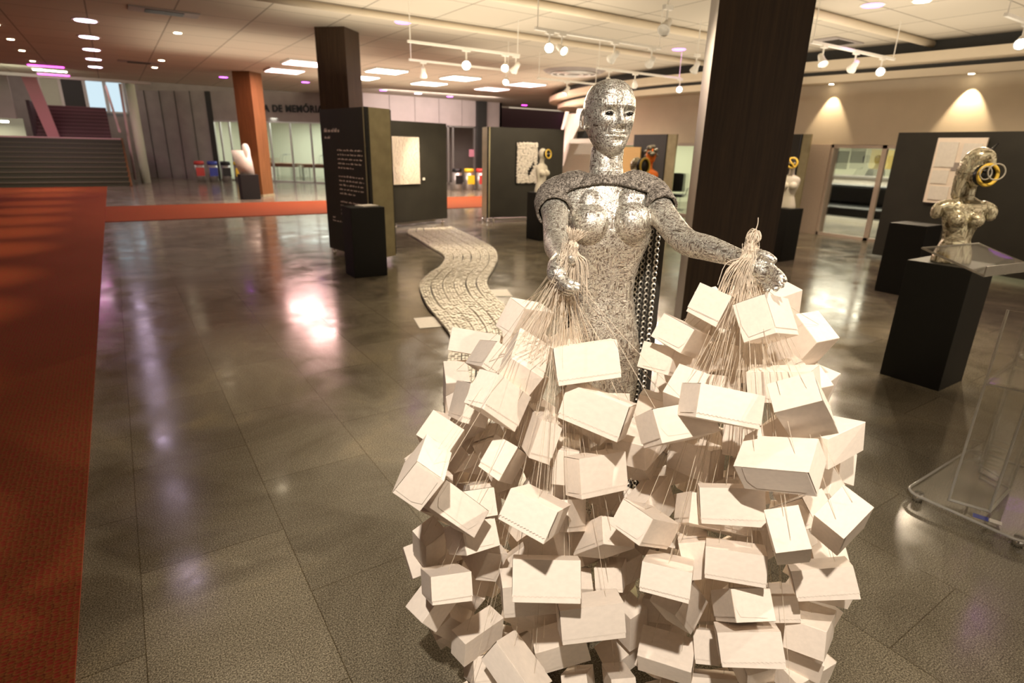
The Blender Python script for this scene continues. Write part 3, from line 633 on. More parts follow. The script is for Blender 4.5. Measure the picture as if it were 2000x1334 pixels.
d__ = rail((1184, 130), (1310, 155), ZT, 'hanging white track beside the walnut column, farther')
yD = d__[2]
for k, px_ in enumerate((1196, 1234)): lamp(lx(px_, 135+k*8)[0], yD, ZT, (12, 12, 1.2), 70, ['spotlight turned away at left end of the farther track', 'spotlight turned away in the middle of the farther track'][k])
lamp(lx(1310, 155)[0], yD, ZT, (5.5, 4.5, .0), 130, 'glaring spotlight between head and walnut column', size=70)
e_ = rail((1061, 151), (1154, 166), ZT, 'short far hanging track left of the figure head')
lamp(lx(1097, 160)[0], e_[2], ZT, (8, 12, 1), 60, 'spotlight on the short far track')
f_ = rail((1597, 80), (1735, 117), ZT, 'hanging white track right of the walnut column')
yF = f_[2]
lamp(lx(1619, 86)[0], yF, ZT, (7.5, 3.0, .0), -1, 'spotlight with lit rim, left on the right hand track')
lamp(lx(1668, 101)[0], yF, ZT, (11, 7, 1.6), 60, 'dim spotlight in the middle of the right hand track')
lamp(lx(1717, 112)[0], yF, ZT, (5.3, 1.9, 1.0), 270, 'lit spotlight at the right end of the right hand track', size=60)
g_ = rail((1972, 27), (2040, 60), ZT, 'short track at the right picture edge')
lamp(lx(1992, 45)[0], g_[2], ZT, (4.6, 1.6, .6), 170, 'lit spotlight at the right picture edge', size=70)
lamp(P(1362, 105, 3.25)[0], P(1362, 105, 3.25)[1], 3.25, (9, 9, 1), 0, 'white spotlight close to the walnut column on its own rod')
bm = B(); q = P(1362, 105, 3.25); tube(bm, [(q[0], q[1], 3.25), (q[0], q[1], CEIL)], .01, 6); T(obj('suspension_rod', bm, 'trackwhite'), 'thin white rod holding the spotlight beside the walnut column', 'rod')
lamp(P(1305, 10, 3.2)[0], P(1305, 10, 3.2)[1], 3.2, (3, 4, 1), 0, 'purple tinted spotlight hanging at the top edge above the figure')
bm = B(); q = P(1305, 10, 3.2); tube(bm, [(q[0], q[1], 3.2), (q[0], q[1], CEIL)], .01, 6); T(obj('suspension_rod', bm, 'trackwhite'), 'thin white rod at the top edge above the figure', 'rod')
# ================================================================== display panels
def panel(name, foot, z0, z1, lab, mats, th=.05, feet=True):
    """freestanding exhibition wall: foot = plan corners (left, corner, right ...)"""
    cx, cy = np.mean([f[0] for f in foot]), np.mean([f[1] for f in foot])
    t = thing(name, lab, 'display panel', (cx, cy, 0), 0, 'black freestanding display panels')
    for i in range(len(foot)-1):
        a = np.array(foot[i])-(cx, cy); b_ = np.array(foot[i+1])-(cx, cy); d = b_-a; L_ = np.hypot(*d)
        bm = B(); box(bm, 0, L_, .0, th, z0, z1, math.atan2(d[1], d[0]), (a[0], a[1], 0))
        obj(['face', 'side'][mats[i] == 'steel'], bm, mats[i], t)
        if feet:
            for s in ((.08, .92) if L_ > .5 else (.5,)):
                p = a+d*s+np.array([-d[1], d[0]])/L_*th*.5
                bm = B(); tube(bm, [(p[0], p[1], .05), (p[0], p[1], z0+.03)], .014, 8); disc(bm, (p[0]-.02, p[1], .035), .035, .04, 14, (1, 0, 0)); obj('castor', bm, 'chrome', t, True)
    for q in foot[1:-1]:
        bm = B(); q = np.array(q)-(cx, cy); tube(bm, [(q[0], q[1], z0), (q[0], q[1], z1)], .02, 8); obj('corner_post', bm, 'rubber', t)
    return t
AL, AC, AR = (2.70, 9.40), (2.92, 8.03), (3.36, 8.25)
tA = panel('text_panel', [AL, AC, AR], .10, 2.18, 'tall black panel printed with pale paragraphs of text, with metal side', ['black', 'steel'])
bm = B(); poly_slab(bm, [(AL[0]+.03-tA.location.x, AL[1]-tA.location.y), (AR[0]-tA.location.x, AR[1]+.03-tA.location.y), (AR[0]+.04-tA.location.x, AR[1]+.06-tA.location.y), (AL[0]+.08-tA.location.x, AL[1]+.05-tA.location.y)], .12, 2.17); obj('rear_face', bm, 'black', tA)
# printed text: lines of small words
M['print'] = mat('pale_print', (.85, .68, .60), .7)
spot('text_panel_fill', (.9, 5.6, 3.4), (2.85, 8.5, 1.4), 90, WARM, 40)  # added spot without a fitting, to make the printed text brighter
a = np.array(AL); d = np.array(AC)-a; LA = np.hypot(*d); d /= LA; nn = np.array([-d[1], d[0]])*-1
if nn @ (-a) < 0: nn = -nn
bm = B()
def tline(x0, x1, z, h=.024):
    x = x0; r = random.Random(int(z*1000))
    while x < x1:
        w_ = r.uniform(.04, .12); w_ = min(w_, x1-x)
        k = x
        while k < x+w_-.012:       # letters of one word
            hh = h*r.choice((.62, .62, .62, 1)); c0 = a+d*k+nn*.003-(tA.location.x, tA.location.y); c1 = a+d*(k+.012)+nn*.003-(tA.location.x, tA.location.y)
            vs = [bm.verts.new((*q, zz)) for q, zz in ((c0, z), (c1, z), (c1, z+hh), (c0, z+hh))]; bm.faces.new(vs); k += .018
        x += w_+.025
tline(.12, .62, 1.86, .055); tline(.12, .34, 1.77, .035)
z = 1.60
for par in (5, 5, 4):
    for k in range(par):
        tline(.50, .98 if k == par-1 else 1.25, z); z -= .062
    z -= .06
tline(.50, .80, z); tline(.20, .30, .60); tline(.20, .55, .55)
obj('text_lines', bm, M['print'], tA)
t = thing('plinth', 'black box plinth in front of the text panel', 'plinth', (2.66, 7.60, 0), 0, 'black exhibition plinths')
bm = B(); box(bm, -.23, .23, -.19, .19, 0, .92, bev=.004); obj('body', bm, 'blackped', t)
bm = B(); box(bm, -.12, .12, -.08, .10, 0, .012, .3); o = obj('leaflet_pile', bm, 'paper'); o.location = (2.72, 7.60, .92); T(o, 'small pile of white leaflets on the plinth by the text panel', 'leaflets')
BL_, BR_ = (4.66, 11.62), (6.20, 12.03)
tB = panel('display_panel', [BL_, BR_], .13, 2.17, 'black display panel carrying the pale rectangular relief, beyond the text panel', ['black'])
bm = B(); box(bm, -.75, .78, .4, .44, .02, .1, .26); obj('foot_rail', bm, 'alu', tB)
CL_, CC_, CR_ = (7.30, 12.33), (7.14, 11.80), (9.05, 11.45)
tC = panel('display_panel', [CL_, CC_, CR_], .12, 2.14, 'black display panel carrying the white relief with a dark feather shape', ['steel', 'black'])
bm = B(); box(bm, -.65, .95, .0, .04, .02, .09, -.18); obj('foot_rail', bm, 'alu', tC)
panel('display_panel', [(12.25, 12.35), (12.1, 11.0), (12.13, 10.7)], .1, 2.13, 'black display panel with grey end behind the orange torso', ['black', 'steel'])
panel('display_panel', [(12.5, 8.9), (12.6, 7.60), (12.62, 7.40)], .1, 2.13, 'black display panel with grey end just right of the walnut column', ['black', 'steel'])
tD = panel('display_panel', [(10.97, 4.93), (10.55, 1.2)], .06, 2.09, 'wide black display panel filling the right background', ['black'])
bm = B(); box(bm, -.22, .22, -.22, .22, 0, .9, bev=.004); o = obj('plinth', bm, 'blackped'); o.location = (8.45, 3.35, 0); T(o, 'black plinth half hidden behind the glittering bust', 'plinth', 'black exhibition plinths')
# artworks on the panels
def relief(name, lab, foot, px_l, px_r, py_t, py_b, kind):
    a = np.array(foot[0]); d = np.array(foot[1])-a; L_ = np.hypot(*d); d /= L_; n = np.array([d[1], -d[0]])
    if n @ a > 0: n = -n
    q = [onplane(x, y, (*(a+n*.012), 0), (*n, 0)) for x, y in ((px_l, py_b), (px_r, py_b), (px_l, py_t))]
    wd = np.hypot(*(q[1]-q[0])[:2]); ht = q[2][2]-q[0][2]
    t = thing(name, lab, 'artwork', (q[0][0], q[0][1], q[0][2]), math.atan2(d[1], d[0]))
    bm = B(); box(bm, -.02 if kind else 0, wd+.02 if kind else wd, -.02, .0, -.02 if kind else 0, ht+.02 if kind else ht); obj('backing', bm, 'rubber' if kind == 1 else 'card', t)
    bm = B(); nx, nz = (26, 40) if kind == 0 else (15, 30)
    for i in range(nx):
        for j in range(nz):
            x = wd*(i+.5)/nx; z = ht*(j+.5)/nz
            if kind == 1:
                u, v = x/wd, z/ht
                if abs(u-(.55+.32*(v-.15)/.38)+.03) < .10*math.sin(PI*min(1, max(0, (v-.13)/.42))) and .13 < v < .55: continue
            s = wd/nx*.5*(.9 if kind == 0 else 1.15); hgt = random.uniform(.006, .02) if kind == 0 else random.uniform(.012, .045)
            if kind == 0: box(bm, x-s, x+s, -.02-hgt, -.018, z-ht/nz*.45, z+ht/nz*.45)
            else: disc(bm, (x+random.uniform(-.01, .01), -.02, z+random.uniform(-.01, .01)), s*1.2, hgt, 6, (random.uniform(-.5, .5), -1, random.uniform(-.5, .5)), r2=s*.6)
    obj('relief_pieces', bm, 'card' if kind == 0 else 'paper', t)
    return t
relief('relief_artwork', 'pale rectangular relief of many small white pieces on black panel', (BL_, BR_), 762, 819, 266, 361, 0)
relief('relief_artwork', 'white knobbly relief with a dark feather shaped gap on black panel', (CC_, CR_), 1008, 1047, 278, 357, 1)
bm = B(); box(bm, -.03, .03, -.01, 0, -.03, .02); o = obj('caption_card', bm, 'paper'); q = onplane(827, 349, (*BL_, 0), (.26, -.966, 0)); o.location = q+np.array([-.005, -.02, 0]); o.rotation_euler = (0, 0, .26); T(o, 'tiny white caption card beside the pale rectangular relief', 'card')
# collage on the right panel
nD = np.array([-1, .11]); nD = nD/np.hypot(*nD)
q = onplane(1865, 340, (10.95, 4.9, 0), (*nD, 0))
t = thing('collage_artwork', 'whitish collage hanging on black panel behind the glittering bust', 'artwork', (q[0]-.02, q[1], q[2]-.45), math.atan2(-3.73, -.42))
bm = B(); box(bm, -.34, .34, -.03, .0, 0, .98); obj('board', bm, 'card', t)
bm = B()
for (x0, x1, z0, z1) in ((-.30, -.02, .55, .92), (-.3, -.06, .30, .50), (.05, .3, .62, .9), (-.28, .0, .05, .26)): box(bm, x0, x1, -.045, -.03, z0, z1)
obj('paper_scraps', bm, 'paper', t)
bm = B()
for (x0, x1, z0, z1) in ((.04, .2, .3, .55), (.1, .32, .1, .25), (-.05, .05, .5, .62)): box(bm, x0, x1, -.04, -.03, z0, z1)
obj('grey_scraps', bm, 'greywall', t)
q = onplane(1236, 330, (12.2, 11.9, 0), (-1, .11, 0)); bm = B(); box(bm, -.03, 0, -.7, .7, -.65, .65); o = obj('poster', bm, mat('ochre_board', (.75, .48, .18), .6)); o.location = (12.08, q[1]+.2, 1.15); o.rotation_euler = (0, 0, -.11); T(o, 'ochre yellow board on the panel behind the orange torso', 'artwork')
# ------------------------------------------------------------------ winding floor piece
Lp = [(4.95, 11.35), (4.70, 10.88), (4.56, 10.16), (4.34, 8.99), (4.23, 8.39), (4.05, 7.98), (3.71, 7.48), (3.34, 7.09), (3.01, 6.63), (2.82, 6.21), (2.63, 5.65), (2.54, 5.24), (2.43, 4.79), (2.36, 4.56), (2.22, 4.3), (1.97, 3.87), (1.76, 3.51), (1.61, 3.2), (1.48, 2.85)]
Rp = [(5.95, 11.35), (5.85, 10.81), (5.59, 9.55), (5.3, 8.53), (4.92, 7.79), (4.45, 7.11), (4.0, 6.56), (3.75, 6.17), (3.54, 5.68), (3.42, 5.27), (3.3, 4.9), (3.12, 4.5), (2.9, 4.1), (2.7, 3.7), (2.45, 3.3), (2.3, 3.0), (2.2, 2.75)]
def resample(pts, n):
    p = np.array(spline([(*q, 0) for q in pts], 8))[:, :2]; s = np.r_[0, np.cumsum(np.hypot(*np.diff(p, axis=0).T))]
    u = np.linspace(0, s[-1], n); return np.c_[np.interp(u, s, p[:, 0]), np.interp(u, s, p[:, 1])]
NR = 270; La = resample(Lp, NR); Ra = resample(Rp, NR)
t = thing('winding_floor_piece', 'long winding white path of tiny blocks laid on the granite floor', 'floor artwork', (*((La+Ra)/2).mean(0), 0))
ox, oy = t.location.x, t.location.y
bm = B(); m_ = 6
for lane in range(m_):
    for i in range(NR-1):
        gapw = .05+.16*max(0, math.sin(i*.045+lane*1.7))**6
        for k in range(4):
            u0 = (lane+gapw/2+(k/4)*(1-gapw))/m_; u1 = (lane+gapw/2+((k+.86)/4)*(1-gapw))/m_
            j = .06*(math.sin(i*.31+lane)*.3)
            a0 = La[i]+(Ra[i]-La[i])*u0; b0 = La[i]+(Ra[i]-La[i])*u1; a1 = La[i]+(La[i+1]-La[i])*.78+((Ra[i]+(Ra[i+1]-Ra[i])*.78)-(La[i]+(La[i+1]-La[i])*.78))*u0
            b1 = La[i]+(La[i+1]-La[i])*.78+((Ra[i]+(Ra[i+1]-Ra[i])*.78)-(La[i]+(La[i+1]-La[i])*.78))*u1
            h = .034+random.uniform(-.006, .008)
            vt = [bm.verts.new((q[0]-ox, q[1]-oy, h)) for q in (a0, b0, b1, a1)]; vb = [bm.verts.new((q[0]-ox, q[1]-oy, .004)) for q in (a0, b0, b1, a1)]
            bm.faces.new(vt)
            for e in range(4): bm.faces.new((vt[e], vb[e], vb[(e+1) % 4], vt[(e+1) % 4]))
obj('blocks', bm, mat('ivory_block', (.93, .89, .78), .6), t)
bm = B()
for i in range(NR-1):
    vs = [bm.verts.new((q[0]-ox, q[1]-oy, z)) for q, z in ((La[i], .006), (Ra[i], .006), (Ra[i+1], .006), (La[i+1], .006))]; bm.faces.new(vs)
obj('dark_underlay', bm, 'tabback', t)
for k, (pts, lab) in enumerate((([(808, 622), (860, 618), (868, 638), (820, 642)], 'white caption sheet on the floor left of the winding path'), ([(957, 566), (990, 566), (1001, 579), (967, 579)], 'white caption sheet on the floor right of the winding path'))):
    g = [P(*q)[:2] for q in pts]; c = np.mean(g, axis=0); bm = B(); poly_slab(bm, [tuple(q-c) for q in g], 0, .003); o = obj('caption_sheet', bm, 'paper'); o.location = (c[0], c[1], .001); T(o, lab, 'card')
# ------------------------------------------------------------------ plinths and busts
def plinth(x, y, w_, h, lab, rz=0, mt='blackped'):
    t = thing('plinth', lab, 'plinth', (x, y, 0), rz, 'black exhibition plinths')
    bm = B(); box(bm, -w_/2, w_/2, -w_/2, w_/2, 0, h, bev=.004); obj('body', bm, mt, t); return t
plinth(5.22, 1.77, .43, .95, 'large black plinth under the glittering bust at right')
plinth(9.2, 5.64, .42, .86, 'black plinth under the ivory bust right of the walnut column')
plinth(6.82, 9.22, .42, .90, 'black plinth under the white bust with yellow ring, by the feather relief')
plinth(3.36, 19.86, .52, .74, 'black plinth under the white sculpture by the reddish column')
def remesh(o, vox, smooth=2, tri=False):
    md = o.modifiers.new('r', 'REMESH'); md.mode = 'VOXEL'; md.voxel_size = vox; md.use_smooth_shade = True
    if smooth: ms = o.modifiers.new('s', 'SMOOTH'); ms.factor = .5; ms.iterations = smooth
    dg = bpy.context.evaluated_depsgraph_get(); dg.update(); me = bpy.data.meshes.new_from_object(o.evaluated_get(dg))
    old = o.data; mats = [m for m in old.materials]; o.modifiers.clear(); o.data = me; me.materials.clear()
    for m in mats: me.materials.append(m)
    bpy.data.meshes.remove(old); me.polygons.foreach_set('use_smooth', [True]*len(me.polygons)); return o
def bust(loc, rz, sc_, lab, mt, group='mannequin busts on plinths', arms=True, head=True, hm=None, cut=0., vox=.008, cat='bust'):
    t = thing('mannequin_bust', lab, cat, loc, rz, group); s = sc_
    bm = B()
    rings = []
    for z, w_, f, b_, dx in ((0, .155, .095, .10, 0), (.05, .150, .095, .10, 0), (.14, .125, .085, .085, 0), (.20, .105, .078, .075, 0), (.26, .112, .082, .078, 0), (.33, .135, .088, .085, 0), (.41, .155, .086, .088, 0), (.47, .160, .078, .082, 0), (.51, .145, .065, .07, 0), (.535, .095, .052, .055, 0), (.555, .058, .048, .048, 0)):
        rings.append([(s*(w_*math.copysign(abs(math.cos(a))**.9, math.cos(a))), s*((-f if math.sin(a) > 0 else b_)*abs(math.sin(a))), s*z) for a in [2*PI*j/36 for j in range(36)]])
    loft(bm, rings)
    for e in (-1, 1):
        ball(bm, (s*e*.07, -s*.085, s*.375), (s*.062, s*.06, s*.062))
        if arms: tube(bm, [(s*e*.13, 0, s*.485), (s*e*.19, 0, s*.455), (s*e*.20, 0, s*.41)], [s*.05, s*.052, s*.045], 12, 3, True)
    if head:
        tube(bm, [(0, 0, s*.54), (0, -s*.004, s*.62), (0, -s*.01, s*.66)], [s*.05, s*.044, s*.045], 14, 3)
        ball(bm, (0, -s*.015, s*.745), (s*.070, s*.088, s*.105)); ball(bm, (0, -s*.055, s*.69), (s*.045, s*.045, s*.05)); ball(bm, (0, -s*.103, s*.73), (s*.012, s*.018, s*.026))
    o = obj('body', bm, mt, t); remesh(o, vox*s, 3); return t
def ring(bm, c, r, rr, axis, n=28, m=10, sq=1.):
    x, y, d = basis(axis); tube(bm, [np.array(c)+x*r*math.cos(2*PI*k/n)+y*r*sq*math.sin(2*PI*k/n) for k in range(n)], rr, m, close=True)
def torus_gear(t, s, c, axis, big=.085, plate='rubber', lens=True):
    """black drum with a yellow hose ring round it, worn over the face"""
    bm = B(); a = np.array(axis, float); a /= np.linalg.norm(a); c = np.array(c, float)*s
    disc(bm, c, big*s, .05*s, 26, a, r2=big*s*.85); obj('black_drum', bm, plate, t, True)
    bm = B(); ring(bm, c+a*.055*s, big*s*.95, .014*s, a); obj('yellow_ring', bm, 'yellow', t, True)
    if lens:
        for e in (-1, 1):
            x, y, _ = basis(a); bm = B(); ball(bm, c+a*.055*s+y*0+np.cross(a, [0, 0, 1])*e*.035*s, .018*s); obj('bright_lens', bm, 'chrome', t, True)
# glittering bust at the right
fz = math.atan2(1.77, 5.22)-PI/2+PI-.0
g = bust((5.20, 1.77, .95), math.atan2(-1.77, -5.22)+PI/2+.40, .87, 'glittering bust of clear chips wearing black drum, rings and yellow hose', 'glitter', arms=True, vox=.007)
bm = B(); tube(bm, [(-.045, .03, .50), (-.055, .02, .60), (-.045, .0, .70), (-.01, -.02, .765), (.045, -.03, .765), (.082, -.035, .705)], [.052, .052, .062, .066, .050, .026], 16, 5, True); obj('glitter_hood', bm, 'glitter', g, True)
torus_gear(g, .87, (.012, -.118, .74), (.30, -.95, .05), .084, lens=False)
bm = B(); ring(bm, (-.01, -.19, .66), .044, .005, (.3, -.9, .1)); obj('clear_ring', bm, 'acryledge', g, True)
bm = B(); ring(bm, (.055, -.185, .67), .054, .005, (.1, -.95, .1)); obj('clear_ring', bm, 'acryledge', g, True)
bm = B(); tube(bm, [(.07, .03, .80), (.12, .05, .86)], [.012, .005], 8); obj('black_spike', bm, 'rubber', g, True)
# ivory bust right of the column
g = bust((9.2, 5.62, .86), math.atan2(-5.62, -9.2)+PI/2-.15, .95, 'ivory bust without arms wearing a yellow hose mask, right of the walnut column', 'pottery', arms=False)
bm = B(); ring(bm, (.0, -.115, .715), .075, .017, (0.1, -1, .15)); tube(bm, [(-.06, -.125, .77), (.0, -.15, .71), (.05, -.13, .64)], .015, 8, 4); obj('yellow_hose', bm, 'yellow', g, True)
bm = B(); ball(bm, (0, -.105, .712), (.066, .03, .072)); obj('black_mask', bm, 'rubber', g, True)
for e in (-1, 1): bm = B(); ball(bm, (e*.035, -.132, .71), .02); obj('silver_lens', bm, 'chrome', g, True)
# white bust in profile by the feather relief
g = bust((6.80, 9.25, .90), math.atan2(-9.25, -6.8)+PI/2+.85, .95, 'white bust in profile with black mask and yellow ring before its face', 'pottery', arms=False)
torus_gear(g, .95, (0, -.11, .74), (0, -1, .1), .085)
# group behind the figure's shoulder
q = D(1268, 330, 9.6); plinth(q[0], q[1], .42, .80, 'black plinth hidden behind the figure shoulder, under the orange torso')
g = bust((q[0], q[1], .80), math.atan2(-q[1], -q[0])+PI/2+.55, 1.12, 'glossy orange torso with dark curly silver head behind the figure shoulder', 'orange', arms=False)
bm = B(); r_ = random.Random(3)
for k in range(26):
    a, b2 = r_.uniform(0, 2*PI), r_.uniform(-.4, PI/2); ball(bm, (.085*math.cos(a)*math.cos(b2), -.015+.10*math.sin(a)*math.cos(b2), .86+.11*math.sin(b2)), r_.uniform(.025, .042), 10, 8)
obj('curly_hair', bm, mat('dark_silver_hair', (.25, .24, .2), .3, .9), g, True)
q = D(1240, 335, 7.2); plinth(q[0], q[1], .40, .82, 'black plinth hidden behind the figure, under the second glittering head')
g = bust((q[0], q[1], .82), math.atan2(-q[1], -q[0])+PI/2+.9, .95, 'glittering head with black drum and yellow ring behind the figure shoulder', 'glitter', arms=False)
torus_gear(g, .95, (0, -.10, .74), (0, -1, .05), .10, lens=False)
# white sculpture at the reddish column
t = thing('head_sculpture', 'bright white sculpture of a head rising from a square sheet, on far plinth', 'sculpture', (3.34, 19.84, .74), math.atan2(-19.84, -3.34)+PI/2, 'mannequin busts on plinths')
bm = B(); loft(bm, [[(-.20, -.04, 0), (.22, -.1, 0), (.22, .1, 0), (-.18, .06, 0)], [(-.30, -.05, .35), (.19, -.12, .35), (.19, .1, .35), (-.28, .06, .35)], [(-.37, -.04, .70), (.14, -.1, .70), (.14, .1, .70), (-.37, .06, .70)]])
tube(bm, [(.06, 0, .5), (.05, 0, .70), (.04, 0, .80)], [.10, .115, .10], 14, 3, True); obj('body', bm, 'pottery', t, True)
spot('bust_spot', (3.2, 17.9, 3.6), (3.34, 19.84, 1.1), 160, (1, .85, .7), 30)
# spots on the panels and busts
spot('panel_spot', (5.4, 9.9, 3.3), (5.3, 11.9, 1.5), 130, WARM, 60); spot('panel_spot', (7.6, 9.9, 3.3), (8.0, 11.6, 1.5), 150, WARM, 60)
spot('bust_spot', (8.0, 4.6, 3.4), (9.2, 5.6, 1.3), 130, WARM, 30); spot('bust_spot', (3.9, .6, 3.5), (5.2, 1.75, 1.4), 150, WARM, 36)
spot('bust_spot', (5.6, 7.9, 3.4), (6.8, 9.2, 1.3), 50, WARM, 30); spot('bust_spot', (6.4, 6.6, 3.4), (7.8, 7.6, 1.2), 80, WARM, 40)
spot('panel_spot', (8.3, 3.4, 3.4), (10.8, 3.9, 1.4), 130, WARM, 60)  # added spot, lifts the dim collage on the wide right panel
# ------------------------------------------------------------------ acrylic lectern
q = P(1905, 960); lx0, ly0 = 3.18, .46
t = thing('acrylic_lectern', 'clear acrylic lectern with frosted edges at the right picture edge', 'lectern', (3.60, .74, 0))
def rrect(x0, x1, y0, y1, r, n=6):
    out = []
    for cx, cy, a0 in ((x1-r, y0+r, -90), (x1-r, y1-r, 0), (x0+r, y1-r, 90), (x0+r, y0+r, 180)):
        for k in range(n+1): a = math.radians(a0+90*k/n); out.append((cx+r*math.cos(a), cy+r*math.sin(a)))
    return out
bm = B(); poly_slab(bm, rrect(-.43, .42, -.25, .27, .07), .045, .062); obj('base_plate', bm, 'acryl', t)
rr_ = rrect(-.43, .42, -.25, .27, .07); bm = B(); tube(bm, [(*p, .0535) for p in rr_], .0075, 6, close=True); obj('base_edge', bm, 'acryledge', t, True)
for x, y in ((-.38, -.2), (.37, -.2), (.37, .22), (-.38, .22)): bm = B(); disc(bm, (x, y, 0), .022, .045, 14); obj('foot', bm, 'chrome', t, True)
bm = B(); box(bm, -.40, -.36, .04, .10, .0625, .0635, .3); obj('blue_sticker', bm, 'blue', t); bm = B(); box(bm, -.395, -.36, -.01, .035, .0625, .0635, .3); obj('white_sticker', bm, 'paper', t)
def gp(x, y): p = P(x, y, .06); return np.array([p[0]-3.6, p[1]-.74])
pA, pB, pC, pD = gp(1853, 978), gp(1932, 1001), gp(1972, 957), gp(1912, 923)
def sheet(a, b_, z0, z1, m, th=.009):
    d = b_-a; L_ = np.hypot(*d); bm = B(); box(bm, 0, L_, -th/2, th/2, z0, z1, math.atan2(d[1], d[0]), (a[0], a[1], 0)); return bm
obj('front_sheet', sheet(pA, pB, .063, 1.06, 0), 'acryl', t); obj('side_sheet', sheet(pB, pC, .063, 1.06, 0, .014), 'acryl', t); obj('back_sheet', sheet(pD, pC, .063, 1.06, 0), 'acryl', t)
for p in (pA, pB, pC, pD):
    bm = B(); tube(bm, [(*p, .06), (*p, 1.06)], .006, 6); obj('edge_strip', bm, 'acryledge', t)
bm = B()
for a, b_ in ((pA, pB), (pB, pC), (pD, pC)): tube(bm, [(*a, .066), (*b_, .066)], .007, 6)
obj('foot_bead', bm, 'acryledge', t)
bm = B(); poly_slab(bm, [tuple(p) for p in (pA, pB, pC, pD)], .70, .715); obj('shelf', bm, 'acryl', t)
bm = B(); tube(bm, [(*pA, .7), (*pB, .7), (*pC, .7), (*pD, .7)], .007, 6, close=True); obj('shelf_edge', bm, 'acryledge', t)
bm = B(); ring(bm, (*(pA*.3+pC*.7), .80), .06, .008, (0, 0, 1)); obj('cup_ring', bm, 'acryledge', t, True)
# reading desk
e0 = P(1921, 541, 1.07); e1 = P(2035, 527, 1.07)
a = np.array([e0[0]-3.6, e0[1]-.74]); b_ = np.array([e1[0]-3.6, e1[1]-.74]); d = (b_-a)/np.hypot(*(b_-a)); nn = np.array([-d[1], d[0]])
b_ = a+d*.6
bm = B(); loft(bm, [[(*a, 1.07), (*b_, 1.07), (*b_, 1.082), (*a, 1.082)], [(*(a+nn*.36), 1.17), (*(b_+nn*.36), 1.17), (*(b_+nn*.36), 1.182), (*(a+nn*.36), 1.182)]]); obj('desk_top', bm, 'acryl', t)
bm = B(); tube(bm, [(*a, 1.076), (*b_, 1.076), (*(b_+nn*.36), 1.176), (*(a+nn*.36), 1.176)], .007, 6, close=True); obj('desk_edge', bm, 'acryledge', t)
bm = B(); box(bm, 0, .6, -.004, .004, 1.08, 1.13, math.atan2(d[1], d[0]), (*a, 0)); obj('book_stop', bm, 'acryledge', t)
# ================================================================== the silver figure
G = np.array([1.315, 1.40])
tc_ = -G/np.hypot(*G)                          # towards the photographer
def rotv(v, a): c, s = math.cos(a), math.sin(a); return np.array([v[0]*c-v[1]*s, v[0]*s+v[1]*c])
ef2 = rotv(tc_, math.radians(8)); ef = np.array([*ef2, 0]); er = np.array([-ef2[1], ef2[0], 0])     # front, picture right
if er @ RT < 0: er = -er
fig = thing('mannequin_sculpture', 'life size bald female figure covered in silver foil slivers, arms held out', 'sculpture', (G[0], G[1], 0))
HDB = 1.93
def lv(pl, pr, py, hd=HDB): a = at(pl, py, hd); b_ = at(pr, py, hd); return (a+b_)/2, np.linalg.norm((b_-a)[:2])/2
bm = B(); rings = []
def bring(c, w_, f, b_, e=.92, n=48):
    r = []
    for j in range(n):
        a = 2*PI*j/n; cs, sn = math.cos(a), math.sin(a)
        r.append(c+er*w_*math.copysign(abs(cs)**e, cs)+ef*((f if sn > 0 else b_)*math.copysign(abs(sn)**e, sn)))
    return r
lvls = [(1153, 1216, 330, .052, .055, 0), (1150, 1219, 346, .052, .058, 0), (1128, 1244, 360, .060, .072, -.005), (1100, 1264, 374, .072, .085, -.01), (1092, 1276, 392, .086, .095, -.01), (1098, 1280, 415, .098, .100, -.005),
        (1106, 1274, 445, .100, .098, 0), (1112, 1266, 475, .096, .090, 0), (1118, 1252, 505, .086, .082, 0), (1122, 1241, 540, .078, .078, 0), (1124, 1237, 572, .076, .078, 0),
        (1120, 1241, 605, .080, .085, 0), (1113, 1247, 645, .086, .098, 0), (1109, 1250, 685, .087, .105, 0), (1108, 1248, 725, .085, .105, 0), (1110, 1241, 765, .082, .10, 0)]
for pl, pr, py, f, b_, off in lvls:
    c, w_ = lv(pl, pr, py); rings.append(bring(c+ef*off, w_, f, b_))
c0, w0 = lv(*lvls[-1][:3])
zz = c0[2]
for z, w_, f in ((zz*.86, .112, .085), (zz*.7, .10, .08), (.50, .082, .07), (.40, .078, .066), (.28, .070, .066), (.12, .05, .05), (.06, .05, .06)):
    k = z/zz; rings.append(bring(np.array([c0[0]*k+G[0]*(1-k), c0[1]*k+G[1]*(1-k), z]), w_, f, f))
rings = rings[::-1]; loft(bm, rings)
# feet
for s in (-1, 1): tube(bm, [np.array([*G, .05])+er*s*.03-ef*.03, np.array([*G, .04])+er*s*.045+ef*.09, np.array([*G, .035])+er*s*.05+ef*.15], [.042, .036, .022], 12, 4, True)
# breasts, collar bones, shoulders
for pxs, s in (((1150, 432), -1), ((1227, 428), 1)):
    c = at(*pxs, HDB)+ef*.070; ball(bm, c, (.061, .068, .066), 26, 18, (er, ef, np.array([0, 0, 1.])))
    ball(bm, c+np.array([0, 0, .045])-ef*.03, (.056, .056, .066), 22, 16, (er, ef, np.array([0, 0, 1.])))
Rs, Ls = at(1084, 390, HDB), at(1270, 388, HDB)
Re, Le = D(1086, 476, 1.67), D(1337, 470, 1.66)
Rw, Lw = D(1097, 508, 1.475), D(1440, 503, 1.475)
tube(bm, [at(1125, 372, HDB), Rs, Rs*.55+Re*.45, Re, Re*.55+Rw*.45, Rw], [.050, .050, .0405, .036, .033, .0235], 20, 6, True)
tube(bm, [at(1240, 372, HDB), Ls, Ls*.55+Le*.45+np.array([0, 0, -.004]), Le, Le*.5+Lw*.5, Lw], [.050, .050, .0415, .038, .034, .0235], 20, 6, True)
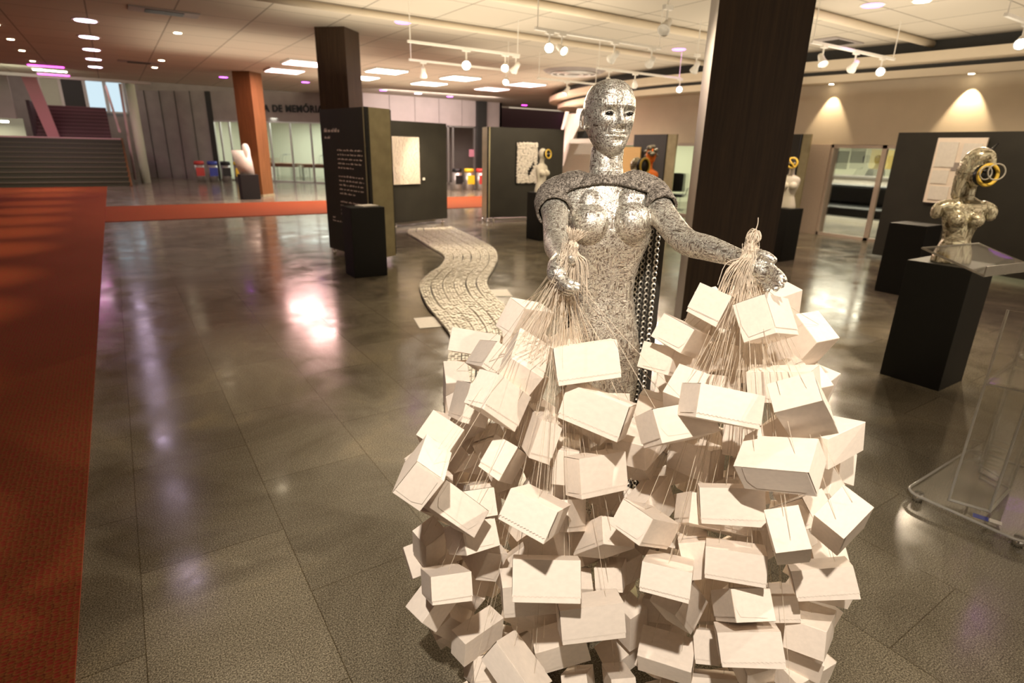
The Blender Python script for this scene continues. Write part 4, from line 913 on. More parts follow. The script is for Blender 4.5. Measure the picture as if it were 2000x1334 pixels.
# right hand (picture left): hanging relaxed, fingers curled in
tube(bm, [Rw, D(1092, 520, 1.425), D(1090, 535, 1.40)], [.0235, .029, .028], 16, 4, True)
tube(bm, [D(1099, 512, 1.44), D(1098, 530, 1.41)], [.022, .024], 14, 3, True)
for k, (q0, q1, q2, q3) in enumerate((((1094, 531, 1.400), (1104, 545, 1.375), (1117, 553, 1.36), (1129, 557, 1.365)), ((1090, 537, 1.395), (1099, 553, 1.367), (1112, 561, 1.35), (1127, 564, 1.352)),
                                      ((1086, 541, 1.405), (1094, 558, 1.382), (1107, 567, 1.365), (1121, 570, 1.366)), ((1083, 543, 1.42), (1089, 560, 1.402), (1100, 570, 1.39), (1111, 574, 1.388)))):
    r = (.0088, .0090, .0086, .0076)[k]; tube(bm, [D(*q0), D(*q1), D(*q2), D(*q3)], [r*1.1, r, r*.93, r*.8], 12, 5, True)
tube(bm, [D(1103, 515, 1.42), D(1112, 516, 1.395), D(1117, 511, 1.375), D(1115, 504, 1.365)], [.013, .0105, .0095, .008], 12, 5, True)
# left hand (picture right): open palm up, fingers stretched outwards and forward
pc = [D(1452, 506, 1.455), D(1472, 517, 1.425), D(1496, 532, 1.395)]
tube(bm, [Lw]+pc, [.0235, .025, .031, .027], 16, 5, True)
tube(bm, [D(1462, 522, 1.44), D(1490, 546, 1.405)], [.024, .022], 14, 4, True)
for k, (q0, q1, q2, q3) in enumerate((((1497, 521, 1.385), (1513, 528, 1.355), (1525, 538, 1.335), (1532, 547, 1.33)), ((1497, 532, 1.385), (1512, 541, 1.35), (1521, 551, 1.325), (1526, 557, 1.318)),
                                      ((1494, 542, 1.390), (1505, 551, 1.357), (1512, 559, 1.335), (1515, 564, 1.325)), ((1487, 549, 1.40), (1493, 557, 1.375), (1497, 563, 1.355), (1499, 567, 1.345)))):
    r = (.0088, .0092, .0086, .0076)[k]; tube(bm, [D(*q0), D(*q1), D(*q2), D(*q3)], [r*1.1, r, r*.93, r*.82], 12, 5, True)
tube(bm, [D(1458, 500, 1.44), D(1476, 496, 1.41), D(1496, 500, 1.385), D(1510, 508, 1.372)], [.017, .0125, .0118, .0095], 12, 5, True)
# neck
hc = at(1189, 227, 1.93)
tube(bm, [at(1184, 352, 1.935), at(1184, 318, 1.935), at(1187, 290, 1.94)], [.056, .052, .051], 24, 5)
# head ------------------------------------------------------------------
hf2 = rotv(tc_, math.radians(0)); hr = np.array([-hf2[1], hf2[0], 0])
if hr @ RT < 0: hr = -hr
ang = math.radians(24); hf = np.array([*hf2, 0])*math.cos(ang)+hr*math.sin(ang); hR = hr*math.cos(ang)-np.array([*hf2, 0])*math.sin(ang)
hU = np.array([0, 0, 1.])
tilt = math.radians(-2); hf, hU = hf*math.cos(tilt)-hU*math.sin(tilt), hU*math.cos(tilt)+hf*math.sin(tilt)
prof = [(.105, .004, .012, -.02), (.103, .022, .028, -.045), (.097, .038, .050, -.068), (.085, .053, .068, -.086), (.068, .0645, .081, -.098), (.047, .0725, .090, -.105), (.024, .0755, .0925, -.107), (.0, .0745, .0900, -.103), (-.020, .0715, .0880, -.095),
        (-.040, .0670, .0860, -.082), (-.060, .0600, .0850, -.062), (-.078, .0520, .0830, -.045), (-.094, .0430, .0800, -.030), (-.106, .0330, .0740, -.015), (-.114, .0200, .0600, .0)]
zs = np.linspace(.105, -.114, 104); pr_ = np.array(prof)[::-1]
NA = 140; rings = []
def gs(x, z, x0, z0, sx, sz): return math.exp(-((x-x0)/sx)**2-((z-z0)/sz)**2)
for z in zs:
    w_, yf, yb = [np.interp(z, pr_[:, 0], pr_[:, i]) for i in (1, 2, 3)]
    yc = .0 if z > -.04 else (yf+yb)/2*min(1, (-.04-z)/.05)*.5
    r = []
    for j in range(NA):
        a = 2*PI*j/NA; cs, sn = math.cos(a), math.sin(a)
        e = .93; x = w_*math.copysign(abs(cs)**e, cs); y = yc+((yf-yc) if sn > 0 else (yc-yb))*math.copysign(abs(sn)**(e if sn > 0 else 1), sn)
        if sn > .15:
            k = min(1, (sn-.15)/.3); dy = 0
            nb = max(0, min(1, (.022-z)/.05)) if z > -.030 else 0
            dy += (.004+.019*nb**1.3)*math.exp(-(x/(.0068+.004*nb))**2)*(1 if -.030 < z < .022 else math.exp(-((z+.030)/.005)**2) if z <= -.030 else math.exp(-((z-.022)/.012)**2))
            dy += .008*gs(x, z, 0, -.029, .009, .007)
            for s in (-1, 1):
                dy += .0085*gs(x, z, s*.0115, -.031, .0055, .006)
                dy += -.0135*gs(x, z, s*.0325, .004, .0185, .0115) + -.006*gs(x, z, s*.017, .006, .008, .010)
                dy += .0085*gs(x, z, s*.0325, .0025, .0125, .0068)
                dy += .0050*gs(x, z, s*.030, .024, .020, .006)
                dy += .0055*gs(x, z, s*.045, -.018, .017, .013)
                dy += -.0030*gs(x, z, s*.036, -.048, .012, .016)
                dy += -.003*gs(x, z, s*.028, -.057, .005, .005)
            dy += .0085*gs(x, z, 0, -.0505, .017, .0042)+.0095*gs(x, z, 0, -.0625, .0150, .0048)-.0050*gs(x, z, 0, -.0565, .022, .0018)
            dy += -.0025*gs(x, z, 0, -.043, .004, .006)-.0035*gs(x, z, 0, -.073, .016, .0045)+.0075*gs(x, z, 0, -.091, .016, .011)
            y += dy*k
        r.append(hc+hR*x+hf*(y-.0)+hU*z)
    rings.append(r)
loft(bm, rings)
for s in (-1, 1):     # ears
    e0 = hc+hR*s*.0725-hf*.010; X = (hf*.94-hU*.2, hR*s, hU*.97+hf*.2)
    pts = [e0+X[0]*(.0125*math.cos(t_)-.004)+X[2]*(.027*math.sin(t_)-.012)+X[1]*(.0050-.003*math.cos(t_)) for t_ in np.linspace(.5, 5.4, 14)]
    tube(bm, pts, [.0042]*14, 8, 2, True)
    ball(bm, e0-hU*.012+X[0]*.001, (.0125, .0055, .025), 14, 10, (X[0], X[1], X[2])); ball(bm, e0-hU*.036+hR*s*.003, (.007, .005, .009), 12, 8, (X[0], X[1], X[2]))
o = obj('body', bm, 'foil', None); o.location = -np.array([G[0], G[1], 0]); remesh(o, .0022, 2)
co = np.empty(len(o.data.vertices)*3); o.data.vertices.foreach_get('co', co); co = co.reshape(-1, 3)-np.array([G[0], G[1], 0]); o.data.vertices.foreach_set('co', co.ravel()); o.location = (0, 0, 0); o.parent = fig
body = o
print('body faces', len(o.data.polygons))
def fp(p): return np.array(p)-np.array([G[0], G[1], 0])
for s in (-1, 1):
    c = hc+hR*s*.0325+hf*.0885*math.cos(.38)+hU*.0020
    c = hc+hR*s*.0325+hf*.0795+hU*.0022
    bm = B(); ball(bm, fp(c), (.0122, .0075, .0058), 18, 12, (hR*.97-hf*s*.22, hf, hU)); obj('eye', bm, 'eye', fig, True)
    bm = B(); pts = [fp(c+hR*x+hf*(.0052-.0012*abs(x/.012)**2-(.004 if s*x > 0 else 0)*(abs(x)/.012))+hU*(.0058-.0055*(x/.0135)**2)) for x in np.linspace(-.0135, .0135, 9)]
    tube(bm, pts, [.0012]+[.0022]*7+[.0012], 8, 2, True); obj('eyelid', bm, 'foil', fig, True)
bm = B(); disc(bm, (0, 0, 0), .22, .012, 40); obj('base_plate', bm, 'steel', fig, True)
# ------------------------------------------------------------------ shoulder cape cut from the body surface, pushed outwards
me = body.data; n = len(me.vertices); nor = np.empty(n*3); me.vertices.foreach_get('normal', nor); nor = nor.reshape(-1, 3)
P0 = co; rel = P0-fp(at(1184, 352, HDB)); xr = rel@er; xf = rel@ef; zr = rel[:, 2]
axx = np.abs(xr)
rad = np.hypot(xr, xf)
front_low = -.012-.25*np.clip(axx-.02, 0, None)-1.6*np.clip(axx-.11, 0, None)**1.3-.25*np.clip(axx-.15, 0, None)
low = np.where(xf > 0.0, front_low, -.13)
low = np.where(axx > .155, -.115, low)
mask = (zr > low) & (zr < .022+0*axx) & (rad > .035) & (rad < .30)
# keep arms beyond the sleeve bare
sl = [(Rs, Re, .085), (Ls, Le, .075)]
arm = np.zeros(n, bool)
for a, b_, L_ in sl:
    a_, b2 = fp(a), fp(b_); d = (b2-a_)/np.linalg.norm(b2-a_); tpar = (P0-a_)@d; dist = np.linalg.norm(P0-a_-tpar[:, None]*d, axis=1)
    near = (dist < .068) & (tpar > -.01)
    arm |= near & (tpar > L_); mask |= near & (tpar <= L_) & (tpar > -.01) & (axx > .12)
mask &= ~arm
mask &= ~((tp := (P0[:, 2] < fp(at(1184, 352, HDB))[2]-.20)))
faces = np.empty(len(me.loops), int); me.loops.foreach_get('vertex_index', faces); faces = faces.reshape(-1, 4) if len(me.loops) == 4*len(me.polygons) else None
if faces is None:
    fl = [tuple(p.vertices) for p in me.polygons if all(mask[v] for v in p.vertices)]
else:
    fl = faces[mask[faces].all(1)]
used = np.unique(np.array(fl).ravel() if faces is not None else [v for f in fl for v in f]); idx = -np.ones(n, int); idx[used] = np.arange(len(used))
nz = np.array([math.sin(p[0]*300)*math.sin(p[1]*280+1)*math.sin(p[2]*310) for p in P0[used]])
V_ = P0[used]+nor[used]*(.0105+.0022*nz)[:, None]
cape = bpy.data.meshes.new('cape'); cape.from_pydata(V_.tolist(), [], [[int(idx[v]) for v in f] for f in fl]); cape.materials.append(M['foilcape']); cape.polygons.foreach_set('use_smooth', [True]*len(cape.polygons))
oc = bpy.data.objects.new('shoulder_cape', cape); COL.objects.link(oc); oc.parent = fig
md = oc.modifiers.new('t', 'SOLIDIFY'); md.thickness = .009; md.offset = 0
md = oc.modifiers.new('sm', 'SMOOTH'); md.factor = .5; md.iterations = 6
oc['label'] = 'rough grey-brown knitted shoulder cape'
# hanging back of the cape with rows of metal rings
bm = B(); xs = np.linspace(-.135, .190, 15)
def back(x, z):      # position behind the figure
    zt = 1.47; fall = (zt-z)/zt
    return fp(np.array([*G, 0])+er*(x*(1+.0*fall)+.006+.018*fall)-ef*(.105+.03*fall-.30*max(0, x-.06)+.008*math.sin(x*60)))+np.array([0, 0, z])
rows = np.linspace(.14, 1.46, 66)
loft_r = [[back(x, z) for x in xs]+[back(x, z)-ef*.006 for x in xs[::-1]] for z in rows]
loft(bm, loft_r); hb = obj('cape_back', bm, 'tabback', fig)
bm = B()
for i in range(64):
    z = .15+i*.0205
    for k in range(16):
        x = -.130+k*.0198+(.0 if i % 2 else .0)
        c = back(x, z)+ef*.006; r = 8; R1 = []; R2 = []
        jit = random.uniform(-.15, .15)
        for q in range(12):
            a = 2*PI*q/12; u_, v_ = .0090*math.cos(a), .0104*math.sin(a)
            u2, v2 = .0044*math.cos(a), .0062*math.sin(a)
            R1.append(c+er*u_+hU*0+np.array([0, 0, v_])+ef*(jit*u_)); R2.append(c+er*u2+np.array([0, 0, v2])+ef*(.004+jit*u2))
        v1 = [bm.verts.new(tuple(p)) for p in R1]; v2_ = [bm.verts.new(tuple(p)) for p in R2]
        for q in range(12): bm.faces.new((v1[q], v1[(q+1) % 12], v2_[(q+1) % 12], v2_[q]))
obj('metal_rings', bm, 'tabs', hb, True)
# ================================================================== cartons hung on strings
GL, GR = D(1104, 512, 1.40), D(1462, 508, 1.425)      # where the threads leave the hands
KL, KR = D(1117, 480, 1.40), D(1466, 485, 1.415)      # knots
def carton_mesh(variant):
    """folded carton of size 1x1x1: body with slanted front, tucked lid with a serrated edge"""
    bm = B(); box(bm, -.5, .5, -.5, .5, -.5, .5)
    es = list(bm.edges); bmesh.ops.bevel(bm, geom=es, offset=.012, segments=1, affect='EDGES')
    return bm
def serr(n=26, amp=.035):
    out = []
    for i in range(n+1): out.append((-.5+i/n, (amp if i % 2 else 0)))
    return out
base_me = []
for v in range(3):
    bm = carton_mesh(v)
    if v: # slightly sprung sides
        for q in bm.verts:
            if q.co.z > 0 and q.co.y < 0: q.co.y -= .03*v*(.5+q.co.x)
    me = bpy.data.meshes.new('carton'); bm.to_mesh(me); bm.free(); me.materials.append(M['card']); base_me.append(me)
bm = B(); s = serr(30, .045)             # lid: covers the top and hangs over the front, serrated lower edge
top = [(-.505, .505), (.505, .505)]
z1 = .518
up = [bm.verts.new((x*1.01, -.38+y, z1)) for x, y in s]       # front face is +z in carton space
hi = [bm.verts.new((x*1.01, .515, z1)) for x, y in s]; bk = [bm.verts.new((x*1.01, .515, -.5)) for x, y in s]
for i in range(len(s)-1): bm.faces.new((up[i], up[i+1], hi[i+1], hi[i])); bm.faces.new((hi[i], hi[i+1], bk[i+1], bk[i]))
lid_me = bpy.data.meshes.new('lid'); bm.to_mesh(lid_me); bm.free(); lid_me.materials.append(M['card'])
tab_me = []
for e in (-1, 1):
    bm = B(); x = .512*e; pts = [(-.38, .5), (.44, .5), (.46, -.1), (.38, -.36), (-.30, -.40), (-.40, -.1)]
    vs = [bm.verts.new((x, y, z)) for z, y in pts]; bm.faces.new(vs)
    me = bpy.data.meshes.new('side_flap'); bm.to_mesh(me); bm.free(); me.materials.append(M['card']); tab_me.append(me)
